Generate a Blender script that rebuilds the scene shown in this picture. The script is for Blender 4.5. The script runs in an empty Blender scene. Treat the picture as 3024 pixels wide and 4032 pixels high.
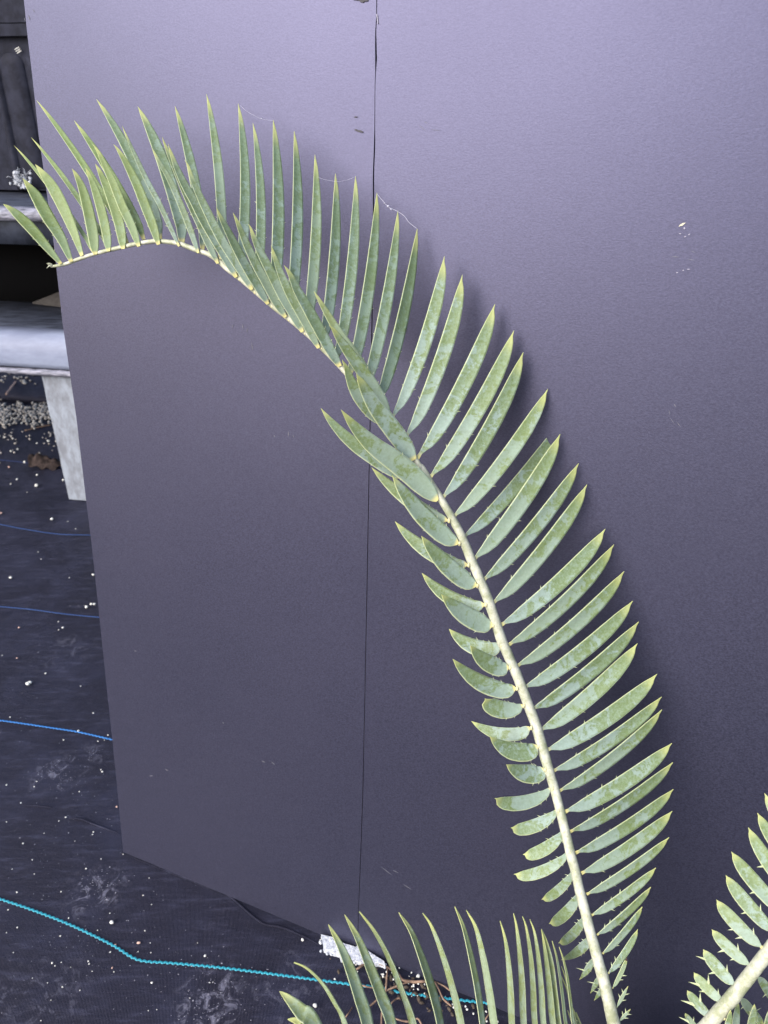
import bpy, bmesh, math, random
from mathutils import Vector, Matrix, noise
random.seed(11)
R = math.radians
scene = bpy.context.scene
col = scene.collection

# ---------------------------------------------------------------- camera, sky, sun, exposure
H = 1.2; PITCH = R(29.0); FPX = 3028.0
FW = Vector((0, math.cos(PITCH), -math.sin(PITCH)))
UP = Vector((0, math.sin(PITCH), math.cos(PITCH)))
RT = Vector((1, 0, 0)); CP = Vector((0, 0, H))
cd = bpy.data.cameras.new('camera'); cam = bpy.data.objects.new('camera', cd); col.objects.link(cam)
cam.location = CP; cam.rotation_euler = (R(90) - PITCH, 0, 0)
cd.sensor_fit = 'VERTICAL'; cd.sensor_height = 36; cd.sensor_width = 27; cd.lens = FPX / 4032 * 36
cd.clip_start = .02; cd.clip_end = 400
cd.dof.use_dof = True; cd.dof.focus_distance = .86; cd.dof.aperture_fstop = 10
scene.camera = cam
W = bpy.data.worlds.new('World'); scene.world = W; W.use_nodes = True
SUN_EL = R(36); SUN_AZ = R(226)       # azimuth measured clockwise from +Y: behind the camera, to its left
nt = W.node_tree; sky = nt.nodes.new('ShaderNodeTexSky'); sky.sky_type = 'NISHITA'; sky.sun_disc = False
sky.sun_elevation = SUN_EL; sky.sun_rotation = SUN_AZ; sky.air_density = 1.2; sky.dust_density = 3.0
nt.links.new(sky.outputs[0], nt.nodes['Background'].inputs[0]); nt.nodes['Background'].inputs[1].default_value = .12
sl = bpy.data.lights.new('sun', 'SUN'); sl.energy = 2.2; sl.angle = R(58); sl.color = (1, .97, .93)
so = bpy.data.objects.new('sun', sl); col.objects.link(so)
sd = Vector((math.sin(SUN_AZ) * math.cos(SUN_EL), math.cos(SUN_AZ) * math.cos(SUN_EL), math.sin(SUN_EL)))
so.rotation_euler = sd.to_track_quat('Z', 'Y').to_euler(); so.location = sd * 6
scene.view_settings.view_transform = 'Standard'; scene.view_settings.look = 'None'
scene.view_settings.exposure = 1.15; scene.view_settings.gamma = 1

# ---------------------------------------------------------------- pixel helpers (photo pixels -> places)
def ray(x, y): return FW + RT * ((x - 1512) / FPX) - UP * ((y - 2016) / FPX)
def at(x, y, d): return CP + ray(x, y) * d
def gr(x, y, z=0.0):
    r = ray(x, y); return CP + r * ((z - H) / r.z)
def onp(x, y, o, n):
    r = ray(x, y); return CP + r * ((o - CP).dot(n) / r.dot(n))
Z = {'A': (0, 300, 1.659), 'B': (700, 300, 1.659), 'C': (900, 1000, 1.659), 'D': (1500, 900, 1.659), 'E': (1500, 1800, 1.659),
     'F': (1800, 2500, 1.659), 'G': (2024, 3032, 1.659), 'H': (1024, 3032, 1.659), 'P': (650, 700, 3.318), 'Q': (950, 900, 3.318),
     'S': (1200, 1200, 3.318), 'T': (400, 600, 3.318), 'V': (2624, 3632, 4.1475), 'K': (2024, 3532, 4.1475), 'M': (2724, 3032, 3.687),
     '3': (0, 1200, 2.764), '4': (0, 1900, 2.765), '5': (0, 2600, 2.37), '6': (0, 3300, 1.843), '1': (0, 0, 3.16), '2': (0, 600, 3.16),
     '0': (0, 0, 1)}
def zp(k, x, y): o = Z[k]; return (o[0] + x / o[2], o[1] + y / o[2])

# ---------------------------------------------------------------- scene graph helpers
def link(name, me, mat=None, parent=None):
    o = bpy.data.objects.new(name, me); col.objects.link(o)
    if mat is not None and me is not None:
        for m in (mat if isinstance(mat, (list, tuple)) else [mat]): me.materials.append(m)
    if parent is not None: o.parent = parent
    return o
def tag(o, label, cat, group=None):
    o['label'] = label; o['category'] = cat
    if group: o['group'] = group
    return o
def struct(o): o['kind'] = 'structure'; return o
def tomesh(name, bm, smooth=False, recalc=True):
    if recalc: bmesh.ops.recalc_face_normals(bm, faces=bm.faces)
    me = bpy.data.meshes.new(name); bm.to_mesh(me); bm.free()
    if smooth: me.polygons.foreach_set('use_smooth', [True] * len(me.polygons))
    return me
def catmull(P, n):
    P = [P[0] + (P[0] - P[1])] + list(P) + [P[-1] + (P[-1] - P[-2])]
    out = []; m = len(P) - 3
    for i in range(n):
        f = i / (n - 1) * m; k = min(int(f), m - 1); t = f - k
        a, b, c, d = P[k:k + 4]
        out.append(.5 * ((2 * b) + (c - a) * t + (2 * a - 5 * b + 4 * c - d) * t * t + (3 * b - a - 3 * c + d) * t ** 3))
    return out
def interp(tab, t):
    for (a, va), (b, vb) in zip(tab, tab[1:]):
        if t <= b:
            s = (t - a) / (b - a); return va + (vb - va) * s
    return tab[-1][1]
def tube(bm, pts, rads, seg=8, mi=0):
    rings = []; ref = Vector((.1, -1, .2)).normalized()
    for i, p in enumerate(pts):
        t = (pts[min(i + 1, len(pts) - 1)] - pts[max(i - 1, 0)]).normalized()
        a = t.cross(ref); a = a.normalized() if a.length > 1e-4 else Vector((1, 0, 0)); b = t.cross(a)
        r = rads[i] if isinstance(rads, (list, tuple)) else rads
        rings.append([bm.verts.new(p + (a * math.cos(q) + b * math.sin(q)) * r) for q in [2 * math.pi * k / seg for k in range(seg)]])
    for r0, r1 in zip(rings, rings[1:]):
        for k in range(seg):
            f = bm.faces.new((r0[k], r0[(k + 1) % seg], r1[(k + 1) % seg], r1[k])); f.material_index = mi; f.smooth = True
    for r in (rings[0], rings[-1]):
        f = bm.faces.new(r); f.material_index = mi
def blob(bm, c, s, sub=1, jit=.2, mi=0, rot=None):
    m = Matrix.Translation(c) @ (rot or Matrix.Rotation(random.uniform(0, 6), 4, 'Z')) @ Matrix.Diagonal((s[0], s[1], s[2], 1))
    r = bmesh.ops.create_icosphere(bm, subdivisions=sub, radius=1, matrix=m)
    for v in r['verts']: v.co += (v.co - c) * random.uniform(-jit, jit)
    for v in r['verts']:
        for f in v.link_faces: f.material_index = mi; f.smooth = True

# ---------------------------------------------------------------- materials
def mat(name, base, rough=.6, spec=.5):
    m = bpy.data.materials.new(name); m.use_nodes = True
    p = m.node_tree.nodes['Principled BSDF']
    p.inputs['Base Color'].default_value = (*base, 1); p.inputs['Roughness'].default_value = rough
    p.inputs['Specular IOR Level'].default_value = spec
    return m, m.node_tree, p
def node(nt, t, **kw):
    n = nt.nodes.new(t)
    for k, v in kw.items():
        if k in ('op',): n.operation = v
        elif k == 'inp':
            for a, b in v.items(): n.inputs[a].default_value = b
        else: setattr(n, k, v)
    return n
def noise_n(nt, vec, scale, detail=4, rough=.55, dist=0):
    n = node(nt, 'ShaderNodeTexNoise', inp={'Scale': scale, 'Detail': detail, 'Roughness': rough, 'Distortion': dist})
    if vec is not None: nt.links.new(vec, n.inputs['Vector'])
    return n.outputs['Fac']
def ramp(nt, src, a, b, lo=0, hi=1):
    n = node(nt, 'ShaderNodeMapRange', inp={'From Min': a, 'From Max': b, 'To Min': lo, 'To Max': hi}); n.interpolation_type = 'SMOOTHSTEP'
    nt.links.new(src, n.inputs['Value']); return n.outputs['Result']
def mix(nt, f, a, b, mode='MIX'):
    n = node(nt, 'ShaderNodeMix', data_type='RGBA', blend_type=mode)
    for s, i in ((f, 0), (a, 6), (b, 7)):
        if isinstance(s, (int, float)): n.inputs[i].default_value = s
        elif isinstance(s, tuple): n.inputs[i].default_value = (*s, 1)
        else: nt.links.new(s, n.inputs[i])
    return n.outputs[2]
def mth(nt, op, a, b=None):
    n = node(nt, 'ShaderNodeMath', op=op)
    for i, s in enumerate((a, b)):
        if s is None: continue
        if isinstance(s, (int, float)): n.inputs[i].default_value = s
        else: nt.links.new(s, n.inputs[i])
    return n.outputs[0]
def bump(nt, p, h, strength=.3, dist=.001):
    b = node(nt, 'ShaderNodeBump', inp={'Strength': strength, 'Distance': dist}); nt.links.new(h, b.inputs['Height'])
    nt.links.new(b.outputs[0], p.inputs['Normal'])
def objco(nt, scale=(1, 1, 1)):
    c = node(nt, 'ShaderNodeTexCoord'); m = node(nt, 'ShaderNodeMapping'); m.inputs['Scale'].default_value = scale
    nt.links.new(c.outputs['Object'], m.inputs['Vector']); return m.outputs[0]

# leaf blades: bluish bloom over green, pale yellow margins, callus and tip
def leaf_mat(name, bloom, green, cov=0.0):
    m, nt, p = mat(name, green, .5, .45)
    uv = node(nt, 'ShaderNodeUVMap'); sep = node(nt, 'ShaderNodeSeparateXYZ'); nt.links.new(uv.outputs[0], sep.inputs[0])
    u, v = sep.outputs[0], sep.outputs[1]
    info = node(nt, 'ShaderNodeObjectInfo')
    oc = node(nt, 'ShaderNodeTexCoord'); add = node(nt, 'ShaderNodeVectorMath', operation='ADD')
    sc = node(nt, 'ShaderNodeVectorMath', operation='SCALE'); sc.inputs[0].default_value = (7, 13, 5)
    nt.links.new(info.outputs['Random'], sc.inputs['Scale'])
    nt.links.new(oc.outputs['Object'], add.inputs[0]); nt.links.new(sc.outputs[0], add.inputs[1]); vec = add.outputs[0]
    n1 = noise_n(nt, vec, 48, 8, .68, .8); n2 = noise_n(nt, vec, 340, 4, .7); n3 = noise_n(nt, vec, 95, 5, .65, 1.0); n4 = noise_n(nt, vec, 11, 2)
    lift = mth(nt, 'MULTIPLY', mth(nt, 'SUBTRACT', v, .5), -.26)          # more bloom towards the base
    s = mth(nt, 'ADD', mth(nt, 'ADD', n1, lift), cov)
    s = mth(nt, 'ADD', s, mth(nt, 'MULTIPLY', mth(nt, 'SUBTRACT', n3, .5), .22))
    s = mth(nt, 'ADD', s, mth(nt, 'MULTIPLY', mth(nt, 'SUBTRACT', n2, .5), .14))
    s = mth(nt, 'ADD', s, mth(nt, 'MULTIPLY', mth(nt, 'SUBTRACT', info.outputs['Random'], .5), .11))
    f = ramp(nt, s, .47, .55)
    c = mix(nt, f, green, bloom)
    half = mix(nt, ramp(nt, n3, .35, .68), tuple(a * .72 for a in green), tuple((a + b) * .55 for a, b in zip(green, bloom)))
    c = mix(nt, .32, c, half)
    c = mix(nt, mth(nt, 'MULTIPLY', ramp(nt, n2, .3, .75), .32), c, tuple(min(1, a * 1.5) for a in bloom))
    c = mix(nt, mth(nt, 'MULTIPLY', ramp(nt, info.outputs['Random'], 0, 1), .22), c, (.20, .25, .075))
    # fine lengthwise veins
    w = node(nt, 'ShaderNodeTexWave', inp={'Scale': 9.0, 'Distortion': 1.2, 'Detail': 2.0, 'Detail Scale': 2.0}); w.bands_direction = 'X'
    nt.links.new(uv.outputs[0], w.inputs['Vector'])
    c = mix(nt, mth(nt, 'MULTIPLY', w.outputs['Fac'], .12), c, tuple(a * .6 for a in green))
    yel = (.36, .38, .14)
    ef0 = ramp(nt, mth(nt, 'ADD', u, mth(nt, 'MULTIPLY', n3, -.03)), .055, .015); ef1 = mth(nt, 'MULTIPLY', ramp(nt, mth(nt, 'ADD', u, mth(nt, 'MULTIPLY', n3, .02)), .975, .998), .55)
    ef = mth(nt, 'MAXIMUM', ef0, ef1)
    c = mix(nt, mth(nt, 'MULTIPLY', ef, .68), c, (.42, .46, .27))
    c = mix(nt, mth(nt, 'MULTIPLY', ramp(nt, v, .83, .97), .75), c, yel)
    c = mix(nt, ramp(nt, v, .05, .01), c, (.46, .42, .17))
    nt.links.new(c, p.inputs['Base Color'])
    nt.links.new(ramp(nt, n1, .3, .7, .42, .62), p.inputs['Roughness'])
    bump(nt, p, mth(nt, 'ADD', mth(nt, 'MULTIPLY', w.outputs['Fac'], .5), n2), .25, .0004)
    p.inputs['Subsurface Weight'].default_value = .06; p.inputs['Subsurface Radius'].default_value = (.002, .004, .001)
    return m
M_leaf = leaf_mat('leaf_bloom', (.208, .275, .265), (.112, .158, .048), -.002)
M_leaf_shade = leaf_mat('leaf_shaded_underside', (.145, .205, .19), (.075, .118, .05), .0)  # darker copy for the arch: underside tone plus shade put into the colour
M_leaf_tip = leaf_mat('leaf_young_green', (.155, .22, .13), (.115, .165, .045), -.06)
M_leaf_pale = leaf_mat('leaf_pale', (.20, .26, .21), (.155, .19, .07), .02)

m, nt, p = mat('stalk', (.5, .52, .38), .5); v = objco(nt)
c = mix(nt, ramp(nt, noise_n(nt, v, 75, 7, .72), .34, .64), (.22, .24, .15), (.44, .44, .38))
c = mix(nt, mth(nt, 'MULTIPLY', ramp(nt, noise_n(nt, v, 700, 3, .7), .45, .8), .35), c, (.33, .36, .22))
nt.links.new(c, p.inputs['Base Color']); bump(nt, p, noise_n(nt, v, 260, 4, .7), .35, .0008); M_stalk = m
m, nt, p = mat('callus', (.62, .52, .17), .5); v = objco(nt)
nt.links.new(mix(nt, noise_n(nt, v, 300, 3), (.44, .39, .18), (.50, .48, .34)), p.inputs['Base Color']); M_callus = m
m, nt, p = mat('bark', (.12, .09, .06), .9); v = objco(nt)
nt.links.new(mix(nt, noise_n(nt, v, 60, 5), (.02, .015, .012), (.08, .06, .045)), p.inputs['Base Color']); bump(nt, p, noise_n(nt, v, 50, 5), 1, .01); M_bark = m
M_brown = mat('dry_tip', (.045, .025, .018), .8)[0]

# board: black satin card with a fine tooth
m, nt, p = mat('black_card', (.05, .045, .065), .45, 1.0); v = objco(nt)
g = noise_n(nt, objco(nt, (1, 1, 1.9)), 380, 4, .8); g2 = noise_n(nt, v, 3.2, 4, .5); g3 = noise_n(nt, v, 240, 4, .7)
c = mix(nt, ramp(nt, g, .34, .66), (.0095, .0100, .0180), (.0300, .0315, .0530))
c = mix(nt, mth(nt, 'MULTIPLY', ramp(nt, g2, .35, .7), .15), c, (.022, .021, .034))
c = mix(nt, mth(nt, 'MULTIPLY', ramp(nt, g3, .62, .82), .55), c, (.062, .060, .086))
nt.links.new(c, p.inputs['Base Color'])
p.inputs['Specular Tint'].default_value = (.60, .60, 1.0, 1)
p.inputs['IOR'].default_value = 1.47
nt.links.new(ramp(nt, g2, .3, .7, .355, .40), p.inputs['Roughness'])
bump(nt, p, mth(nt, 'ADD', g, mth(nt, 'MULTIPLY', g3, .5)), .22, .0007)
M_board = m; BOARD_P = p
M_void = mat('shadowed_card', (.008, .007, .01), .9, .1)[0]
M_scratch = mat("faint_scratch", (.10, .10, .13), .7)[0]
M_scuff = mat('scuff', (.26, .25, .32), .8)[0]; M_scuffy = mat('yellow_scuff', (.42, .40, .32), .7)[0]; M_dark = mat('dark_scuff', (.03, .028, .035), .7)[0]

# ground sheet
m, nt, p = mat('woven_sheet', (.03, .03, .04), .55, .34); v = objco(nt)
wv = node(nt, 'ShaderNodeTexWave', inp={'Scale': 150.0, 'Distortion': .6, 'Detail': 1.0}); wv.bands_direction = 'X'; rot = node(nt, 'ShaderNodeMapping'); rot.inputs['Rotation'].default_value = (0, 0, R(-12))
tc = node(nt, 'ShaderNodeTexCoord'); nt.links.new(tc.outputs['Object'], rot.inputs['Vector']); nt.links.new(rot.outputs[0], wv.inputs['Vector'])
wv2 = node(nt, 'ShaderNodeTexWave', inp={'Scale': 230.0, 'Distortion': .6, 'Detail': 1.0}); wv2.bands_direction = 'Y'; nt.links.new(rot.outputs[0], wv2.inputs['Vector'])
dust = noise_n(nt, v, 6, 6, .7, .8); fine = noise_n(nt, v, 420, 3, .7)
smap = node(nt, 'ShaderNodeMapping'); smap.inputs['Scale'].default_value = (5, 26, 1); smap.inputs['Rotation'].default_value = (0, 0, R(-20)); nt.links.new(tc.outputs['Object'], smap.inputs['Vector'])
streak = noise_n(nt, smap.outputs[0], 3, 6, .7)
c = mix(nt, ramp(nt, dust, .35, .75), (.003, .0035, .009), (.015, .017, .034))
c = mix(nt, mth(nt, 'MULTIPLY', ramp(nt, streak, .48, .75), .5), c, (.050, .053, .092))
c = mix(nt, mth(nt, 'MULTIPLY', ramp(nt, fine, .55, .8), .35), c, (.095, .095, .14))
c = mix(nt, mth(nt, 'MULTIPLY', mth(nt, 'MULTIPLY', wv.outputs['Fac'], wv2.outputs['Fac']), .22), c, (.012, .012, .018))
geo = node(nt, 'ShaderNodeNewGeometry'); blot = noise_n(nt, v, 34, 8, .75, 1.5)
for sx, sy, rr, am in ((380, 3500, .07, .8), (225, 3045, .07, .7), (350, 2975, .05, .5), (830, 3890, .06, .6), (820, 3990, .08, .7), (250, 2560, .1, .3), (1150, 3900, .1, .3), (120, 3950, .12, .35)):
    q = gr(sx, sy); dn = node(nt, 'ShaderNodeVectorMath', operation='DISTANCE'); nt.links.new(geo.outputs['Position'], dn.inputs[0]); dn.inputs[1].default_value = q
    c = mix(nt, mth(nt, 'MULTIPLY', mth(nt, 'MULTIPLY', ramp(nt, dn.outputs['Value'], rr, rr * .15), ramp(nt, blot, .50, .66)), am), c, (.17, .17, .23))
nt.links.new(c, p.inputs['Base Color']); nt.links.new(ramp(nt, dust, .3, .7, .45, .7), p.inputs['Roughness'])
p.inputs['Specular Tint'].default_value = (.72, .70, 1, 1)
bump(nt, p, mth(nt, 'ADD', mth(nt, 'MULTIPLY', wv.outputs['Fac'], wv2.outputs['Fac']), mth(nt, 'MULTIPLY', streak, 2.5)), .6, .0014); M_sheet = m

def simple(name, a, b, rough, scale, bs=.4, bd=.001, spec=.5, sc=(1, 1, 1)):
    m, nt, p = mat(name, a, rough, spec); v = objco(nt, sc); n = noise_n(nt, v, scale, 5, .65)
    nt.links.new(mix(nt, ramp(nt, n, .3, .7), a, b), p.inputs['Base Color']); bump(nt, p, n, bs, bd); return m
M_blue = {k: simple('stitch_' + k, a, b, .45, 500) for k, a, b in (('cyan', (.01, .17, .26), (.02, .30, .38)), ('blue', (.015, .10, .34), (.03, .19, .50)), ('navy', (.015, .04, .13), (.03, .07, .21)), ('dim', (.02, .03, .10), (.03, .05, .15)))}
M_perl = simple('perlite', (.48, .48, .46), (.72, .72, .70), .8, 500, .6, .001)
M_gravel = simple('perlite_dirty', (.20, .18, .17), (.48, .46, .45), .9, 60, .6, .002)
M_pink = simple('clay_crumb', (.42, .27, .22), (.62, .42, .36), .8, 400, .6, .001)
M_dust = simple('dust', (.14, .14, .19), (.34, .34, .40), .9, 300)
M_conc = simple('weathered_concrete', (.15, .16, .19), (.25, .28, .34), .9, 38, .6, .004, .3, (1, 1, .5))
M_shelf = simple('weathered_black_plastic', (.018, .02, .030), (.07, .08, .115), .5, 14, .4, .003, .35, (1, 5, 1))
M_lip = simple('worn_pale_lip', (.15, .17, .25), (.22, .25, .35), .5, 5, .3, .003, .25, (1, 4, 4))
M_lipd = simple('worn_grey_lip', (.05, .055, .08), (.28, .28, .36), .6, 40, .8, .004, .5, (.5, 4, 4))
M_crate = simple('black_plastic', (.009, .010, .018), (.020, .022, .038), .7, 30, .3, .002, .12)
M_black = mat('gap_shade_black', (.004, .004, .005), .9, .1)[0]
M_foam = simple('polystyrene', (.34, .36, .43), (.56, .59, .66), .85, 170, 1, .004)
M_twig = simple('dry_root', (.07, .042, .03), (.24, .155, .11), .8, 60)
M_deadleaf = simple('dead_leaf', (.03, .022, .022), (.085, .058, .055), .9, 90, .8, .003)
M_cloth = simple('grey_brown_cloth', (.03, .026, .026), (.05, .045, .045), .9, 60)
M_web = mat('spider_silk', (.42, .42, .52), .4)[0]

# ---------------------------------------------------------------- ground sheet
bm = bmesh.new()
N = 120
def gx(i): s = (i / N) * 2 - 1; return math.copysign(abs(s) ** 2.6, s) * 60
grid = [[bm.verts.new((gx(i), gx(j) + .6, 0)) for i in range(N + 1)] for j in range(N + 1)]
for j in range(N):
    for i in range(N): bm.faces.new((grid[j][i], grid[j][i + 1], grid[j + 1][i + 1], grid[j + 1][i]))
for vv in bm.verts:
    x, y = vv.co.x, vv.co.y
    if abs(x) < 4 and abs(y) < 4: vv.co.z = -.003 - .003 * noise.noise(Vector((x * 2.2, y * 2.2, 0)))
ground = struct(link('ground', tomesh('ground', bm, True), M_sheet))

def stitched(pts, mname, width=.0052):
    P = catmull([gr(*q, .003) for q in pts], 60)
    d0 = (P[0] - P[1]).normalized(); d1 = (P[-1] - P[-2]).normalized()
    P = [P[0] + d0 * 1.2] + P + [P[-1] + d1 * 1.5]
    # resample by arc length and lay down alternating slanted stitches
    bm = bmesh.new(); step = .0042; pos = []; acc = 0
    for a, b in zip(P, P[1:]):
        L = (b - a).length
        while acc < L: pos.append((a + (b - a) * (acc / L), (b - a).normalized())); acc += step
        acc -= L
    for i, (q, t) in enumerate(pos):
        s = 1 if i % 2 else -1; nrm = Vector((-t.y, t.x, 0))
        q = Vector((q.x, q.y, .0015)) + nrm * s * width * .10; ax = (t + nrm * s * .38).normalized(); ay = Vector((-ax.y, ax.x, 0))
        vs = [bm.verts.new(q + ax * dx * .0034 + ay * dy * width * .36 + Vector((0, 0, dz * .0013))) for dx, dy, dz in
              ((-1, 0, 0), (-.4, -1, 0), (.4, -1, 0), (1, 0, 0), (.4, 1, 0), (-.4, 1, 0), (-.4, 0, 1), (.4, 0, 1))]
        for f in ((0, 1, 6), (1, 2, 7, 6), (2, 3, 7), (3, 4, 7), (4, 5, 6, 7), (5, 0, 6)): bm.faces.new([vs[k] for k in f])
    link('stitched_line', tomesh('stitched_line', bm, True), M_blue[mname], ground)
stitched([zp('6', *q) for q in ((0, 438), (200, 505), (450, 600), (650, 690), (830, 780), (960, 862), (1060, 890), (1250, 903), (1659, 942))] + [zp('H', *q) for q in ((400, 1370), (590, 1395), (760, 1415), (900, 1445), (1150, 1480), (1410, 1510))], 'cyan')
stitched([zp('5', *q) for q in ((0, 555), (250, 590), (500, 628), (730, 664), (1048, 735))], 'blue', .0048)
stitched([zp('4', *q) for q in ((0, 1345), (350, 1378), (700, 1425), (1080, 1462))], 'navy', .005)
stitched([zp('4', *q) for q in ((0, 450), (250, 500), (620, 555), (980, 568))], 'navy', .005)
stitched([zp('3', *q) for q in ((0, 1685), (200, 1705), (400, 1732))], 'dim', .006)
# raised folds of the sheet
def fold(pts, r):
    bm = bmesh.new(); P = catmull([gr(*q, 0) for q in pts], 30); n = len(P)
    tube(bm, [Vector((q.x, q.y, -.001)) for q in P], [r * min(1, 6 * i / n, 6 * (n - 1 - i) / n) + .0004 for i in range(n)], 8)
    link('sheet_fold', tomesh('sheet_fold', bm, True), M_sheet, ground)
fold([zp('6', *q) for q in ((975, 145), (1220, 240), (1500, 350), (1659, 415))] + [zp('H', *q) for q in ((0, 990), (130, 1022), (280, 1082), (410, 1152))], .0011)
fold([zp('5', *q) for q in ((640, 1472), (760, 1480), (900, 1535), (1110, 1612))], .0011)
fold([zp('5', *q) for q in ((200, 1345), (350, 1355), (480, 1372))], .0009)

# ---------------------------------------------------------------- backdrop board (two panels leaning back)
bA = gr(485, 3355); bB = gr(1905, 3948)
vdn = -(RT * -236 - UP * 8322 + FW * 3028).normalized() * -1
vup = -vdn if vdn.z < 0 else vdn
bn = (bB - bA).cross(vup).normalized()
if bn.y > 0: bn = -bn
board = link('backdrop_board', None); board.location = (0, 0, 0)
tag(board, 'tall black two-panel card backdrop leaning behind the long cycad frond', 'backdrop')
def bp(x, y, off=0.0): return onp(x, y, bA, bn) + bn * off
left_edge = [(93, -10), (107, 130), (126, 290), (139, 410), (152, 530), (169, 650), (190, 800), (211, 955), (222, 1055), (235, 1170), (246, 1270), (275, 1470), (300, 1640), (336, 1945), (357, 2110), (384, 2360), (405, 2560), (419, 2700), (441, 2900), (464, 3130), (485, 3355)]
def bigup(q): return q + vup * .5
seam_l = [(1482, -10), (1481, 90), (1480, 100), (1476, 105), (1478, 125), (1476, 150), (1474, 165), (1477, 175), (1476, 200), (1479, 210), (1477, 235), (1480, 250), (1477, 268), (1478, 285), (1476, 292), (1475, 400), (1474, 540), (1473, 555), (1471, 575), (1471, 620), (1469, 655), (1469, 672), (1467, 690), (1468, 720), (1468, 900), (1465, 1100), (1461, 1400), (1455, 1700), (1451, 1900), (1444, 2300), (1436, 2700), (1428, 3100), (1418, 3400), (1410, 3600)]
gap = [(-10, 5.5), (90, 5), (150, 8), (200, 11), (245, 13), (262, 5), (290, 3.5), (540, 4.5), (570, 9), (620, 8), (700, 9), (900, 6), (1400, 5), (1900, 3.5), (2500, 3), (3200, 3), (3700, 2.2)]
def panel(name, A, B, extraA=None, extraB=None):
    """A, B: left and right outlines (top to bottom) as points on the board plane; thickness 5 mm"""
    n = 140
    def res(P):
        L = [0]
        for a, b in zip(P, P[1:]): L.append(L[-1] + (b - a).length)
        out = []
        for i in range(n):
            s = L[-1] * i / (n - 1); k = max(j for j in range(len(L)) if L[j] <= s + 1e-9); k = min(k, len(P) - 2)
            out.append(P[k].lerp(P[k + 1], (s - L[k]) / max(1e-9, L[k + 1] - L[k])))
        return out
    bm = bmesh.new(); A = res(A); B = res(B); m = 6; fr = []; bk = []
    for a, b in zip(A, B):
        fr.append([bm.verts.new(a.lerp(b, j / m)) for j in range(m + 1)]); bk.append([bm.verts.new(a.lerp(b, j / m) - bn * .005) for j in range(m + 1)])
    for i in range(n - 1):
        for j in range(m):
            bm.faces.new((fr[i][j], fr[i][j + 1], fr[i + 1][j + 1], fr[i + 1][j])); bm.faces.new((bk[i][j], bk[i + 1][j], bk[i + 1][j + 1], bk[i][j + 1]))
        for j in (0, m): bm.faces.new((fr[i][j], fr[i + 1][j], bk[i + 1][j], bk[i][j]))
    for i in (0, n - 1):
        for j in range(m): bm.faces.new((fr[i][j], fr[i][j + 1], bk[i][j + 1], bk[i][j]))
    return link(name, tomesh(name, bm), M_board, board)
LE = [bp(*q) for q in left_edge]; LE = [bigup(LE[0])] + LE
SL = [bp(*q) for q in seam_l]; SL = [bigup(SL[0])] + SL
last = SL[-1]; SL.append(last - vup * (last.z / vup.z))
SR = [bp(x + interp(gap, y) * (.62 if y < 760 else .8) + random.uniform(-.6, .6) * (1 if 90 < y < 290 or 540 < y < 720 else .2), y) for x, y in seam_l]
SR = [bigup(SR[0])] + SR; last = SR[-1]; SR.append(last - vup * (last.z / vup.z))
pl = panel('panel', LE, SL)
hz = (bB - bA).normalized()
RE = [q + hz * .62 for q in SR]
RE = [q for q in RE]
pr = panel('panel', SR, RE)
bm = bmesh.new()
for a in ((SL[0], SL[-1]),):
    t, b = a
    vs = [bm.verts.new(q) for q in (t - hz * .03 - bn * .0075, t + hz * .04 - bn * .0075, b + hz * .04 - bn * .0075, b - hz * .03 - bn * .0075)]
    vs2 = [bm.verts.new(v_.co - bn * .002) for v_ in vs]
    bm.faces.new(vs); bm.faces.new(vs2[::-1])
    for i in range(4): bm.faces.new((vs[i], vs[(i + 1) % 4], vs2[(i + 1) % 4], vs2[i]))
link('seam_shade_strip', tomesh('seam_shade_strip', bm), M_void, board)  # dark strip added behind the seam so the gap reads as shade
def flake(k, pts, mm, name='scuff', off=.0012):
    bm = bmesh.new(); top = [bm.verts.new(bp(*zp(k, *q), off)) for q in pts]; bot = [bm.verts.new(bp(*zp(k, *q), .0002)) for q in pts]
    bm.faces.new(top); bm.faces.new(bot[::-1]); n = len(pts)
    for i in range(n): bm.faces.new((top[i], top[(i + 1) % n], bot[(i + 1) % n], bot[i]))
    link(name, tomesh(name, bm), mm, board)
Z['8'] = (2500, 600, 2.212); Z['7'] = (1200, 0, 2.765)
flake('8', ((380, 648), (392, 630), (415, 616), (443, 612), (430, 624), (412, 640), (395, 642)), M_scuffy)
flake('8', ((425, 655), (434, 650), (438, 660), (431, 672), (424, 666)), M_scuff)
flake('8', ((384, 703), (404, 706), (400, 713), (388, 711)), M_scuff)
flake('8', ((463, 716), (482, 706), (478, 716), (468, 722)), M_scuff)
flake('8', ((425, 738), (440, 728), (452, 730), (436, 738)), M_scuff)
flake('8', ((358, 1046), (372, 1042), (378, 1048), (364, 1052)), M_scuff)
flake('8', ((412, 1026), (424, 1023), (428, 1030), (416, 1031)), M_scuff)
flake('8', ((452, 1020), (464, 1013), (482, 1018), (468, 1022)), M_scuff)
flake('7', ((530, 0), (600, 8), (610, 25), (640, 30), (650, 18), (690, 14), (695, 0), (640, -6)), M_dark)
flake('7', ((540, 1415), (560, 1405), (590, 1420), (610, 1418), (635, 1432), (638, 1445), (600, 1440), (575, 1432)), M_dark)
flake('7', ((535, 1278), (560, 1268), (580, 1272), (560, 1280)), M_dark)
flake('7', ((782, 150), (795, 165), (803, 258), (798, 262), (790, 215)), M_scuff)
rs = random.Random(5)
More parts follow.
